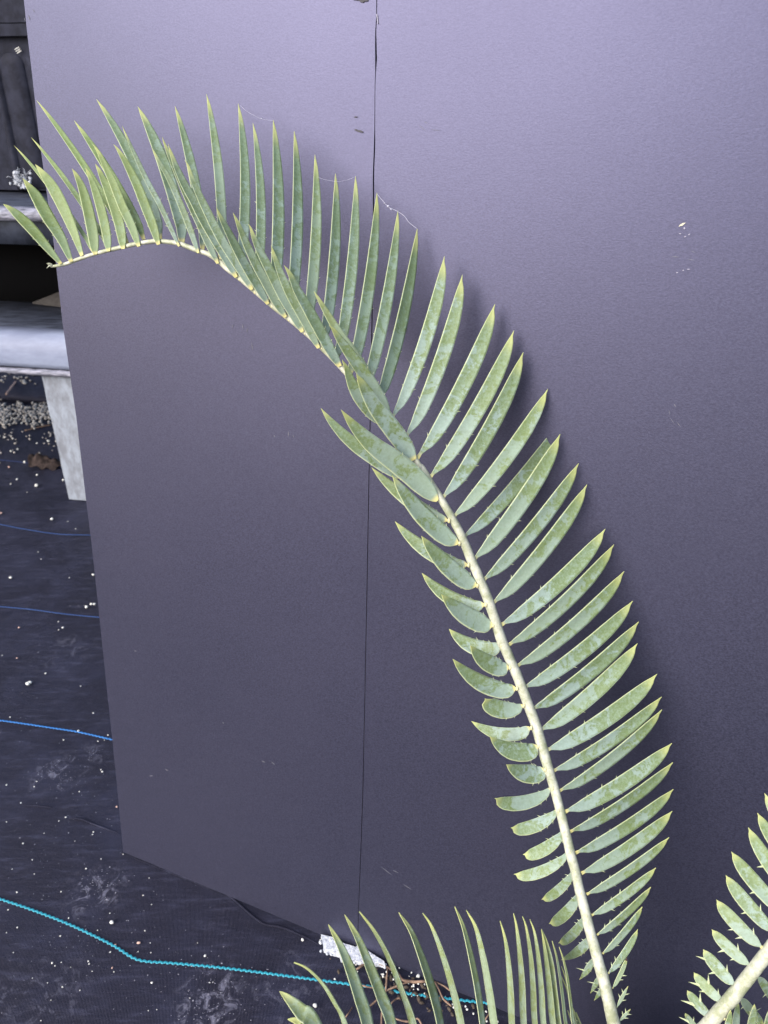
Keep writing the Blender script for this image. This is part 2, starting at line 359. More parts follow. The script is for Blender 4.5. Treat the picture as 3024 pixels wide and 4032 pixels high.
for (cx, cy, ang, L, n) in ((1560, 1330, -1.9, 60, 3), (950, 1330, 1.5, 45, 4), (1120, 1735, 1.3, 35, 3), (2650, 1640, 1.2, 40, 4), (1690, 480, .4, 50, 3), (130, 60, 1.0, 45, 3), (490, 2560, .4, 30, 1), (850, 2850, 1.1, 25, 1), (1400, 3980, .3, 20, 1), (2690, 980, .2, 60, 3), (1560, 3450, .5, 70, 3), (1050, 2980, .6, 30, 2), (640, 3050, .2, 26, 2)):
    for i in range(n):
        x = cx + rs.uniform(-45, 45); y = cy + rs.uniform(-45, 45); a = ang + rs.uniform(-.3, .3); l = L * rs.uniform(.3, .8); w_ = rs.uniform(.8, 1.8)
        c_, s_ = math.cos(a), math.sin(a)
        flake('0', ((x - c_ * l / 2, y - s_ * l / 2), (x - s_ * w_, y + c_ * w_), (x + c_ * l / 2, y + s_ * l / 2), (x + s_ * w_, y - c_ * w_)), M_scratch, 'scratch', .0005)

# ---------------------------------------------------------------- bench of weathered plastic on a concrete leg, far left
e0 = gr(0, 2385); e1 = gr(390, 2430); eb = (e1 - e0).normalized(); nb = Vector((-eb.y, eb.x, 0))   # along / away from the camera
Ob = gr(300, 1968)
def bv(s, k, z): return Vector((Ob.x, Ob.y, 0)) + eb * s + nb * k + Vector((0, 0, z))
def vf(x, y, k=0.0):
    q = onp(x, y, Ob + nb * k, nb); return ((q - Ob).dot(eb), q.z)
def prism(bm, prof, s0, s1, mi=0, seg=1):
    """profile in (k, z), swept along the bench"""
    rows = [[bm.verts.new(bv(s0 + (s1 - s0) * i / seg, k, z)) for k, z in prof] for i in range(seg + 1)]
    n = len(prof)
    for r0, r1 in zip(rows, rows[1:]):
        for i in range(n):
            f = bm.faces.new((r0[i], r0[(i + 1) % n], r1[(i + 1) % n], r1[i])); f.material_index = mi; f.smooth = True
    bm.faces.new(rows[0]); bm.faces.new(rows[-1][::-1])
bench = link('plant_bench', None); bench.location = (Ob.x, Ob.y, 0)
tag(bench, 'black plastic two-shelf bench on a pale concrete leg left of the backdrop', 'bench')
def part(name, bm, m, parent, smooth=False):
    o = link(name, tomesh(name, bm, smooth), m, parent)
    o.matrix_parent_inverse = Matrix.Translation(-parent.location); return o
zf = lambda y, k=0.0, x=150: vf(x, y, k)[1]
zs0, zs1 = zf(1463), zf(1345)
sL, sR = -1.4, .5
# concrete leg
s_l = vf(272, 1966)[0]; ls, lz = vf(158, 1468)
bm = bmesh.new()
wv_ = [(s_l - .004, 0), (s_l - .002, .15), (s_l + .003, .3), (s_l, zs0)]
nn = 14; ring = []
for i in range(nn + 1):
    z = (zs0 - .002) * i / nn; j = .004 * noise.noise(Vector((z * 14, 3, 1)))
    ring.append([bm.verts.new(bv(s, k, z)) for s, k in ((s_l + j, 0), (s_l + .34, 0), (s_l + .34, .12), (s_l + j, .12))])
for a, b in zip(ring, ring[1:]):
    for i in range(4): bm.faces.new((a[i], a[(i + 1) % 4], b[(i + 1) % 4], b[i]))
bm.faces.new(ring[0]); bm.faces.new(ring[-1])
part('concrete_leg', bm, M_conc, bench)
# lower shelf: dark deck and pale rounded lip
th = zs1 - zs0
bm = bmesh.new(); prism(bm, [(.012, zs0 + th * .15), (.012, zs1 + .01), (.04, zs1 + .028), (.12, zs1 + .035), (.62, zs1 + .035), (.62, zs0 + th * .15)], sL, sR); part('lower_deck', bm, M_shelf, bench)
bm = bmesh.new()
prism(bm, [(.012, zs0 + .012), (-.012, zs0 + .016), (-.016, zs0 + .03), (-.016, zs0 + th * .7), (-.008, zs0 + th * .95), (.010, zs1 + .012), (.035, zs1 + .031), (.03, zs0 + .02)], sL, sR, 0, 20)
part('lower_lip', bm, M_lip, bench, True)
bm = bmesh.new(); prism(bm, [(-.013, zs0 + .010), (-.022, zs0 + .002), (-.013, zs0 - .008), (.01, zs0 - .008), (.01, zs0 + .010)], sL, sR, 0, 60)
for v_ in bm.verts: v_.co += Vector((0, 0, .003 * noise.noise(v_.co * 30)))
part('torn_edge', bm, M_lipd, bench, True)
# upper shelf
zu0, zu1 = zf(968), zf(822)
tu = zu1 - zu0
bm = bmesh.new(); prism(bm, [(.01, zu0), (.01, zu1 - tu * .36), (.02, zu1 - .004), (.5, zu1 - .004), (.5, zu0)], sL, sR); part('upper_deck', bm, M_shelf, bench)
bm = bmesh.new(); prism(bm, [(.008, zu1 - tu * .36), (-.012, zu1 - tu * .30), (-.014, zu1 - tu * .12), (0, zu1), (.03, zu1 + .002), (.03, zu1 - tu * .36)], sL, sR, 0, 60)
for v_ in bm.verts: v_.co += Vector((0, 0, .004 * noise.noise(v_.co * 22))) + nb * .003 * noise.noise(v_.co * 31)
part('upper_lip', bm, M_lipd, bench, True)
bm = bmesh.new(); prism(bm, [(.30, zs1 + .036), (.30, zu0 - .001), (.34, zu0 - .001), (.34, zs1 + .036)], sL, sR); part('gap_shade_sheet', bm, M_black, bench)  # black sheet added to stand in for the shade between the shelves
bm = bmesh.new(); prism(bm, [(.22, zs1 + .036), (.22, zs1 + .05), (.29, zs1 + .05), (.29, zs1 + .036)], sL, sR); bm.free()
# cloth scrap on the lower deck
bm = bmesh.new(); zc = zs1 + .037
tri = [gr(128, 1196, zc), gr(245, 1150, zc + .04), gr(262, 1160, zc + .03), gr(262, 1212, zc)]
a = [bm.verts.new(q) for q in tri]; b = [bm.verts.new(q + Vector((0, .006, .004))) for q in tri]
bm.faces.new(a); bm.faces.new(b[::-1])
for i in range(4): bm.faces.new((a[i], a[(i + 1) % 4], b[(i + 1) % 4], b[i]))
tag(link('cloth_scrap', tomesh('cloth_scrap', bm), M_cloth), 'grey brown corner of cloth lying in the dark gap of the bench', 'cloth')

# stacked crates on the upper shelf
kc = (gr(100, 752, zu1 + .003) - Vector((Ob.x, Ob.y, 0))).dot(nb)
def crate(z0, z1, label, full=True):
    c = link('crate', None); c.location = bv(-.3, kc, z0); tag(c, label, 'crate', 'stacked black crates on the bench')
    def s_of(x, y): return vf(x, y, kc)[0]
    s1 = s_of(176, 700) + .05; s0 = s1 - .62; d = .30; t = .012
    bm = bmesh.new()
    def box(bm, s0, s1, k0, k1, za, zb):
        vs = [bm.verts.new(bv(s, k, z)) for s, k, z in ((s0, k0, za), (s1, k0, za), (s1, k1, za), (s0, k1, za), (s0, k0, zb), (s1, k0, zb), (s1, k1, zb), (s0, k1, zb))]
        for f in ((0, 1, 2, 3), (4, 5, 6, 7), (0, 1, 5, 4), (1, 2, 6, 5), (2, 3, 7, 6), (3, 0, 4, 7)): bm.faces.new([vs[i] for i in f])
    box(bm, s0, s1, kc + .018, kc + .018 + t, z0, z1); box(bm, s0, s0 + t, kc + .03, kc + d, z0, z1); box(bm, s1 - t, s1, kc + .03, kc + d, z0, z1)
    box(bm, s0, s1, kc + d, kc + d + t, z0, z1); box(bm, s0 + t, s1 - t, kc + .031, kc + d - .001, z0 + .002, z0 + .012)
    part('crate_wall', bm, M_crate, c)
    bm = bmesh.new(); box(bm, s0 - .012, s1 + .012, kc - .004, kc + .0175, z1 - .03, z1); part('rim', bm, M_crate, c)
    if full:
        # raised upright ribs round an arched pad
        sa = s_of(0, 240); sb = s_of(88, 250); h = z1 - z0
        for k_, (u0, w_) in enumerate(((sb + .004, .026), (sa - .045, .026))):
            bm = bmesh.new(); pr_ = []
            for i in range(13):
                z = z0 + .004 + (h - .085) * i / 12
                pr_.append([bm.verts.new(bv(u0 + a_, kc + b_, z)) for a_, b_ in ((0, .0175), (.008, .010), (w_ - .008, .010), (w_, .0175))])
            for a_, b_ in zip(pr_, pr_[1:]):
                for i in range(3): bm.faces.new((a_[i], a_[i + 1], b_[i + 1], b_[i]))
            bm.faces.new(pr_[-1]); bm.faces.new(pr_[0]); part('rib', bm, M_crate, c, True)
        bm = bmesh.new(); cs = (sa + sb) / 2 - .01; rr = (sb - sa) / 2 + .004; zc_ = z1 - .03 - .05 - rr * .55
        outer = []; inner = []
        for i in range(17):
            a_ = math.pi * i / 16; outer.append((cs + rr * math.cos(a_), zc_ + rr * .8 * math.sin(a_)))
        prof = [(cs + rr, z0 + .01)] + outer + [(cs - rr, z0 + .01)]
        f_ = [bm.verts.new(bv(cs + (s - cs) * .9, kc + .0125, zc_ + (z - zc_) * .9 if z > zc_ else z)) for s, z in prof]
        g_ = [bm.verts.new(bv(s, kc + .0175, z)) for s, z in prof]
        bm.faces.new(f_)
        for i in range(len(prof) - 1): bm.faces.new((f_[i], f_[i + 1], g_[i + 1], g_[i]))
        part('arched_pad', bm, M_crate, c, True)
        bm = bmesh.new()
        for i in range(3):
            p0 = vf(50 + i * 5, 202 + i * 7 - 6, kc); p1 = vf(66 + i * 5, 192 + i * 7 - 6, kc)
            vs = [bm.verts.new(bv(p_[0], kc + .0108, p_[1] + q_)) for p_, q_ in ((p0, 0), (p1, 0), (p1, .0018), (p0, .0018))]
            vs2 = [bm.verts.new(v_.co - nb * .001) for v_ in vs]; bm.faces.new(vs); bm.faces.new(vs2)
            for j in range(4): bm.faces.new((vs[j], vs[(j + 1) % 4], vs2[(j + 1) % 4], vs2[j]))
        part('pale_mark', bm, M_perl, c)
    return c
zc0 = zu1 + .003; zc1 = zf(93, kc, 50)
crate(zc0, zc1, 'lower black plastic crate with ribs and an arched pad, standing on the upper bench shelf')
crate(zc1 + .004, zc1 + .30, 'upper black plastic crate at the top left corner, stacked on the ribbed crate', False)

# white root plug and perlite bursting at the foot of the crate
bm = bmesh.new(); rp = random.Random(3)
for i in range(34):
    x = 78 + rp.gauss(0, 20); y = 712 + rp.gauss(0, 15); q = onp(x, y, Ob + nb * (kc - .012), nb)
    blob(bm, q, [rp.uniform(.003, .008) for _ in range(3)], 1, .25)
for i in range(40):
    x = 72 + rp.gauss(0, 16); y = 705 + rp.gauss(0, 14); q = onp(x, y, Ob + nb * (kc - .02), nb); d = Vector((rp.uniform(-1, 1), rp.uniform(-.3, .3), rp.uniform(-.6, 1))) * .02
    tube(bm, [q, q + d * .6 + Vector((0, 0, .003)), q + d], .0007, 4)
tag(link('perlite_clump', tomesh('perlite_clump', bm, True), M_foam), 'clump of white perlite and pale roots at the foot of the ribbed crate', 'perlite')

# ---------------------------------------------------------------- sheet-covered bank behind the bench
k0 = (gr(100, 1578) - Vector((Ob.x, Ob.y, 0))).dot(nb)
bm = bmesh.new(); prism(bm, [(k0, -.01), (k0 - .02, .012), (k0 - .01, .03), (k0 + .05, .04), (k0 + .9, .34), (k0 + 1.6, 1.2), (k0 + 1.9, 1.2), (k0 + 1.9, -.01)], -8, 4.5, 0, 80)
for v_ in bm.verts: v_.co.z += .008 * noise.noise(v_.co * 3)
struct(link('bank', tomesh('bank', bm, True), M_sheet))

# ---------------------------------------------------------------- debris on the ground
GR = [('3', s) for s in ((45, 1448, 20), (142, 1462, 26), (120, 1600, 26), (192, 1578, 24), (403, 1512, 20), (530, 1490, 32), (437, 1643, 26), (453, 1690, 14), (270, 1720, 34), (405, 1858, 24), (187, 1905, 26), (400, 1977, 42), (118, 1955, 16), (690, 1915, 28), (320, 1270, 22), (238, 1295, 26), (158, 1248, 24), (100, 1772, 24, 1), (295, 2042, 10))]
GR += [('4', s) for s in ((566, 405, 34), (118, 1042, 32), (1018, 1010, 30), (942, 1362, 34), (998, 1330, 32), (1030, 1330, 30), (207, 1583, 20, 1), (687, 1585, 26), (640, 1605, 12), (637, 1518, 14), (448, 838, 12), (498, 2080, 16), (187, 1915, 20, 1), (756, 1040, 14), (15, 338, 24, 1), (25, 1885, 12), (737, 425, 10), (825, 507, 12), (417, 757, 12))]
GR += [('5', s) for s in ((262, 226, 40), (282, 214, 36), (427, 125, 16), (753, 242, 12), (872, 495, 16), (732, 664, 22), (95, 533, 14), (594, 746, 14), (1008, 700, 14), (915, 758, 12), (976, 745, 10), (942, 1022, 12), (956, 1043, 18), (62, 1166, 16), (343, 1132, 12), (320, 1182, 12), (741, 1228, 12), (196, 1333, 16), (1090, 1371, 20, 1), (615, 1467, 16), (550, 1502, 12), (62, 1510, 10), (872, 1605, 16), (864, 1628, 12), (412, 1615, 10), (217, 1712, 16), (302, 1865, 10), (943, 1857, 10), (699, 1688, 8), (1150, 1812, 10))]
GR += [('6', s) for s in ((168, 41, 14), (235, 159, 10), (89, 226, 8), (249, 262, 8), (734, 153, 9), (625, 224, 12), (1083, 291, 8), (444, 391, 12), (1040, 417, 10), (1101, 483, 8), (124, 395, 12), (60, 522, 12), (127, 650, 12), (48, 688, 8), (499, 582, 12), (813, 616, 32), (709, 670, 9), (439, 712, 12), (838, 777, 16, 1), (801, 829, 12), (1007, 764, 24, 1), (1052, 673, 10), (1091, 762, 9), (1489, 857, 20), (1003, 825, 9), (1095, 833, 9), (380, 908, 16), (446, 903, 10), (400, 928, 10), (642, 895, 12), (648, 914, 12), (815, 943, 14, 1), (827, 972, 10), (670, 968, 8), (513, 938, 7), (455, 1081, 12), (1103, 1052, 18), (346, 1052, 9), (371, 1177, 9), (580, 1106, 9), (1138, 1246, 10), (1077, 1253, 8), (1378, 1163, 8), (1545, 1047, 9), (1522, 1050, 9), (298, 1326, 9), (236, 1017, 7), (799, 546, 10), (98, 832, 9), (1434, 762, 8))]
GR += [('H', s) for s in ((278, 1112, 22), (360, 1542, 30), (242, 1606, 24), (394, 1112, 10), (488, 1367, 14), (1033, 1350, 28), (910, 1295, 12), (990, 1325, 12), (905, 1352, 12), (780, 1360, 10))]
SPECIAL = {('3', 400): 'white perlite granule near the foot of the concrete leg, largest one there', ('6', 813): 'large round white perlite granule alone above the bend of the cyan stitched line',
           ('5', 732): 'white perlite granule sitting right on the bright blue stitched line', ('6', 1489): 'white perlite granule above the cyan line, between its bend and the foam piece',
           ('H', 360): 'white perlite granule below the cyan line, beside the blurred lowest leaflets', ('5', 262): 'left half of the largest white granule pair on the dark sheet', ('5', 282): 'right half of the largest white granule pair on the dark sheet'}
protos = []
rg = random.Random(8)
for i in range(5):
    bm = bmesh.new(); blob(bm, Vector((0, 0, 0)), (1, .85, .75), 2, .08)
    for v_ in bm.verts: v_.co *= 1 + .25 * noise.noise(v_.co * 1.5 + Vector((i * 9, 0, 0)))
    me = tomesh('perlite_granule', bm, True); me.materials.append(M_perl); protos.append(me)
    me2 = me.copy(); me2.materials.clear(); me2.materials.append(M_pink); protos.append(me2)
for k, s in GR:
    x, y = zp(k, s[0], s[1]); q = gr(x, y); r = s[2] / Z[k][2] / 2 * (q - CP).dot(FW) / FPX
    pink = len(s) > 3
    o = bpy.data.objects.new('clay_crumb' if pink else 'perlite_granule', protos[rg.randrange(5) * 2 + (1 if pink else 0)]); col.objects.link(o)
    o.location = (q.x, q.y, r * .62); o.scale = (r * rg.uniform(.85, 1.2), r * rg.uniform(.85, 1.1), r); o.rotation_euler = (0, 0, rg.uniform(0, 6.2))
    if pink: tag(o, 'small pinkish brown crumb lying on the dark woven ground sheet', 'crumb', 'pinkish crumbs scattered on the ground sheet')
    elif (k, s[0]) in SPECIAL: tag(o, SPECIAL[(k, s[0])], 'perlite', 'white perlite granules on the ground sheet')
    else: tag(o, 'small white perlite granule lying loose on the dark woven ground sheet', 'perlite', 'white perlite granules on the ground sheet')
# dust and specks nobody could count
bm = bmesh.new(); rd = random.Random(21)
spots = [(380, 3490, 75, 55, 170), (225, 3045, 70, 40, 150), (350, 2975, 60, 35, 60), (830, 3890, 90, 60, 110), (820, 3990, 110, 40, 140), (300, 3070, 90, 60, 50), (60, 2900, 60, 160, 40), (250, 3300, 260, 330, 170), (450, 3750, 420, 260, 190), (150, 2600, 130, 350, 90), (300, 2390, 60, 20, 40), (900, 3870, 200, 120, 90)]
for cx, cy, sx, sy, n in spots:
    for i in range(int(n * (.75 if sx > 120 else .4))):
        x = rd.gauss(cx, sx * .6); y = rd.gauss(cy, sy * .6)
        if y < 1990: continue
        q = gr(x, y, .0006); r = rd.uniform(.00025, .0008) * (1.7 if rd.random() < .05 else 1); a0 = rd.uniform(0, 6)
        n_ = 5; top = [bm.verts.new(q + Vector((math.cos(a0 + t_ * 1.257) * r * rd.uniform(.6, 1.5), math.sin(a0 + t_ * 1.257) * r, .0004))) for t_ in range(n_)]
        ap = bm.verts.new(q + Vector((0, 0, .0009)))
        for t_ in range(n_): bm.faces.new((top[t_], top[(t_ + 1) % n_], ap))
o = link('dust', tomesh('dust', bm), M_dust); tag(o, 'pale dust and tiny specks sprinkled over the dark ground sheet', 'dust'); o['kind'] = 'stuff'
# perlite gravel below the bench
bm = bmesh.new()
def bankz(q):
    k = (q - Ob).dot(nb) - k0
    if k < -.01: return 0
    return .03 + max(0, k - .05) * .353
for i in range(420):
    x = rd.uniform(-60, 215); y = 1630 + rd.gauss(0, 22) * (1 + .5 * noise.noise(Vector((x * .04, 0, 0)))) - (x - 60) * .04
    q = gr(x, y); r = rd.uniform(.004, .009); blob(bm, Vector((q.x, q.y, r * .5)), (r, r * .85, r * .8), 1, .2)
for i in range(70):
    x = rd.uniform(-40, 240); y = 1690 + abs(rd.gauss(0, 55)); q = gr(x, y)
    if rd.random() < .8: r = rd.uniform(.002, .006); blob(bm, Vector((q.x, q.y, r * .5)), (r, r * .85, r * .8), 1, .2)
for i in range(110):
    x = rd.gauss(90, 60); k = rd.uniform(.06, .62); base = bv(0, k0 + k, 0); pz = .04 + (k - .05) * .353
    q = onp(x, 1500, Ob + nb * (k0 + k), nb); q.z = pz + .004; r = rd.uniform(.004, .009); blob(bm, q, (r, r, r * .8), 1, .2)
o = link('perlite_gravel', tomesh('perlite_gravel', bm, True), M_gravel); tag(o, 'heap of spilled white perlite along the sheet edge under the bench', 'perlite'); o['kind'] = 'stuff'

# dry leaf, straws, roots
bm = bmesh.new(); c0 = zp('3', 520, 1760)
q0 = gr(*c0); sc = 2.7 / FPX
for i in range(26):
    for j in range(9): pass
gridv = []
for j in range(9):
    row = []
    for i in range(27):
        t = i / 26; u = j / 8 * 2 - 1; w_ = .032 * math.sin(math.pi * min(1, t * .9 + .1)) ** .6
        wob = noise.noise(Vector((t * 6, u * 2, 4)))
        row.append(bm.verts.new(q0 + Vector(((t - .5) * .125, u * w_ * (1 + .5 * noise.noise(Vector((t * 4, u, 9)))) + .012 * math.sin(t * 5), .034 * (1 - u * u) * (1 - .5 * t) + .022 * wob * (1 - t * .3) + .006))))
    gridv.append(row)
for j in range(8):
    for i in range(26): bm.faces.new((gridv[j][i], gridv[j][i + 1], gridv[j + 1][i + 1], gridv[j + 1][i]))
bmesh.ops.solidify(bm, geom=bm.faces[:], thickness=.0015)
tag(link('dead_leaf', tomesh('dead_leaf', bm, True), M_deadleaf), 'crumpled brown dead leaf beside the pale concrete leg', 'leaf')
def twig(k, pts, r, m, label, name='dry_root', lift=.004, grp=None, z0=.002):
    P = catmull([gr(*zp(k, *q), z0 + (lift if 0 < i < len(pts) - 1 and i % 2 else 0)) for i, q in enumerate(pts)], 6 * len(pts))
    P = [q + Vector((0, 0, .001 + .001 * noise.noise(q * 60))) + Vector((noise.noise(q * 40), noise.noise(q * 40 + Vector((5, 5, 5))), 0)) * .0015 for q in P]
    bm = bmesh.new(); tube(bm, P, [r * (1 + .35 * noise.noise(q * 90)) for q in P], 7)
    tag(link(name, tomesh(name, bm, True), m), label, 'straw' if name == 'straw' else 'root', grp)
twig('3', ((70, 975), (140, 880), (215, 790)), .004, M_pink, 'short tan straw lying aslant on the bank under the bench', 'straw', .0, z0=.05)
twig('3', ((270, 1372), (400, 1340), (555, 1310)), .0028, M_twig, 'thin brown straw pointing at the concrete leg', 'straw', .0)
gp = 'dry roots at the foot of the backdrop'
for pts, r, lab in (
    (((620, 1312), (650, 1290), (690, 1268), (760, 1262), (830, 1290), (880, 1320)), .0017, 'brown dry root arching just below the white foam piece'),
    (((880, 1300), (930, 1372), (1000, 1388), (1060, 1382), (1135, 1388)), .0022, 'thickest dry root, lying level along the backdrop foot'),
    (((832, 1290), (822, 1400), (815, 1480), (797, 1600), (788, 1700)), .0014, 'long dry root running down across the cyan line'),
    (((1140, 1385), (1168, 1430), (1200, 1500), (1250, 1548)), .0014, 'dry root slanting down right across the cyan line'),
    (((715, 1548), (780, 1490), (830, 1440), (900, 1408), (1000, 1385)), .0014, 'orange brown dry root rising to the right over the cyan line'),
    (((716, 1548), (718, 1600), (724, 1690)), .0014, 'short straight dry root at the bottom edge between two leaflets'),
    (((840, 1550), (858, 1520), (885, 1498), (912, 1490)), .0012, 'short curled root just below the cyan line'),
    (((860, 1618), (920, 1638), (990, 1642), (1030, 1625), (1055, 1665)), .0013, 'pale curled root nearest the bottom edge'),
    (((640, 1402), (700, 1416), (790, 1432)), .0010, 'thin pale root lying against the cyan line'),
    (((552, 1622), (575, 1590), (604, 1550)), .0010, 'small forked root tip left of the straight dry root'),
    (((1462, 1645), (1485, 1612), (1505, 1585)), .0012, 'short dry root at the end of the cyan line'),
    (((1150, 1390), (1200, 1412), (1245, 1442)), .0012, 'short dry root against the backdrop edge, right of the thickest root')):
    twig('H', pts, r, M_twig, lab, grp=gp)
# dark crumbs of bark near the roots
bm = bmesh.new()
for i in range(70):
    x = rd.gauss(1570, 130); y = 3850 + (x - 1500) * .42 + rd.gauss(0, 28)
    q = gr(x, y); r = rd.uniform(.001, .0035); blob(bm, Vector((q.x, q.y, r * .5)), (r * 1.6, r, r * .7), 1, .3)
o = link('soil_crumbs', tomesh('soil_crumbs', bm), M_bark); tag(o, 'dark soil and bark crumbs along the foot of the backdrop', 'soil'); o['kind'] = 'stuff'
bm = bmesh.new()
for i in range(60):
    x = rd.gauss(1640, 150); y = 3835 + (x - 1500) * .42 + rd.gauss(0, 16)
    q = gr(x, y); r = rd.uniform(.0008, .002); blob(bm, Vector((q.x, q.y, r * .5)), (r, r, r * .7), 1, .3)
o = link('perlite_crumbs', tomesh('perlite_crumbs', bm, True), M_perl); tag(o, 'fine white crumbs strewn along the foot of the backdrop', 'perlite'); o['kind'] = 'stuff'
# polystyrene piece
out = [zp('H', *q) for q in ((402, 1078), (440, 1082), (482, 1094), (520, 1118), (560, 1136), (605, 1152), (628, 1152), (640, 1138), (668, 1158), (720, 1195), (770, 1222), (805, 1245), (818, 1272), (780, 1262), (742, 1268), (700, 1250), (660, 1256), (620, 1240), (590, 1248), (560, 1226), (530, 1228), (522, 1200), (480, 1190), (450, 1182), (415, 1165), (408, 1120))]
bm = bmesh.new(); H0 = .010
top = [bm.verts.new(gr(x, y, H0) + Vector((rd.uniform(-1, 1), rd.uniform(-1, 1), rd.uniform(-1, 1))) * .0008) for x, y in out]
bot = [bm.verts.new(Vector((v_.co.x, v_.co.y, 0)) + Vector((rd.uniform(-1, 1), rd.uniform(-1, 1), 0)) * .0012) for v_ in top]
bm.faces.new(top)
for i in range(len(out)): bm.faces.new((top[i], top[(i + 1) % len(out)], bot[(i + 1) % len(out)], bot[i]))
bm.faces.new(bot[::-1]); bmesh.ops.triangulate(bm, faces=bm.faces[:])
for i in range(30):
    j = rd.randrange(12, len(out)); q = bot[j].co.copy() if False else gr(*out[j], .004); r = rd.uniform(.0012, .003); blob(bm, q + Vector((rd.uniform(-.004, .004), rd.uniform(-.005, .002), 0)), (r, r, r), 1, .1)
tag(link('foam_piece', tomesh('foam_piece', bm), M_foam), 'torn white polystyrene piece wedged under the backdrop edge', 'foam')

# ---------------------------------------------------------------- the cycad
cyc = link('cycad', None); cr = at(2520, 4360, .80); cyc.location = (cr.x, cr.y, 0)
tag(cyc, 'potless grey-green cycad with a long arching frond and spiny leaflets', 'plant')
def cpart(name, me, m, parent):
    o = link(name, me, m, parent)
    if parent is cyc: o.matrix_parent_inverse = Matrix.Translation(-cyc.location)
    return o
def local(o): return o
PROF = {
 'N': [(0, .26), (.03, .17), (.06, .32), (.10, .55), (.17, .80), (.28, .93), (.42, .99), (.58, 1), (.72, .93), (.83, .76), (.90, .54), (.94, .34), (.965, .15), (1, .02)],
 'U': [(0, .35), (.03, .5), (.08, .76), (.18, .94), (.32, 1), (.5, .98), (.65, .88), (.78, .70), (.88, .48), (.94, .29), (.975, .13), (1, .02)],
 'W': [(0, .15), (.03, .45), (.09, .76), (.2, .97), (.34, 1), (.5, .96), (.66, .80), (.8, .56), (.9, .33), (.955, .15), (1, .02)],
 'B': [(0, .14), (.05, .34), (.14, .62), (.3, .88), (.5, 1), (.7, 1), (.84, .88), (.91, .66), (.945, .38), (.965, .13), (1, .02)],
 'T': [(0, .3), (.1, .52), (.3, .82), (.5, .98), (.66, 1), (.8, .82), (.9, .5), (.96, .24), (1, .02)],
 'E': [(0, .65), (.2, .95), (.5, 1), (.7, .85), (.85, .6), (.94, .34), (.98, .16), (1, .03)],
 'S': [(0, .16), (.06, .2), (.14, .5), (.3, .92), (.48, 1), (.66, .85), (.82, .5), (.93, .2), (1, .02)]}
rl = random.Random(4)
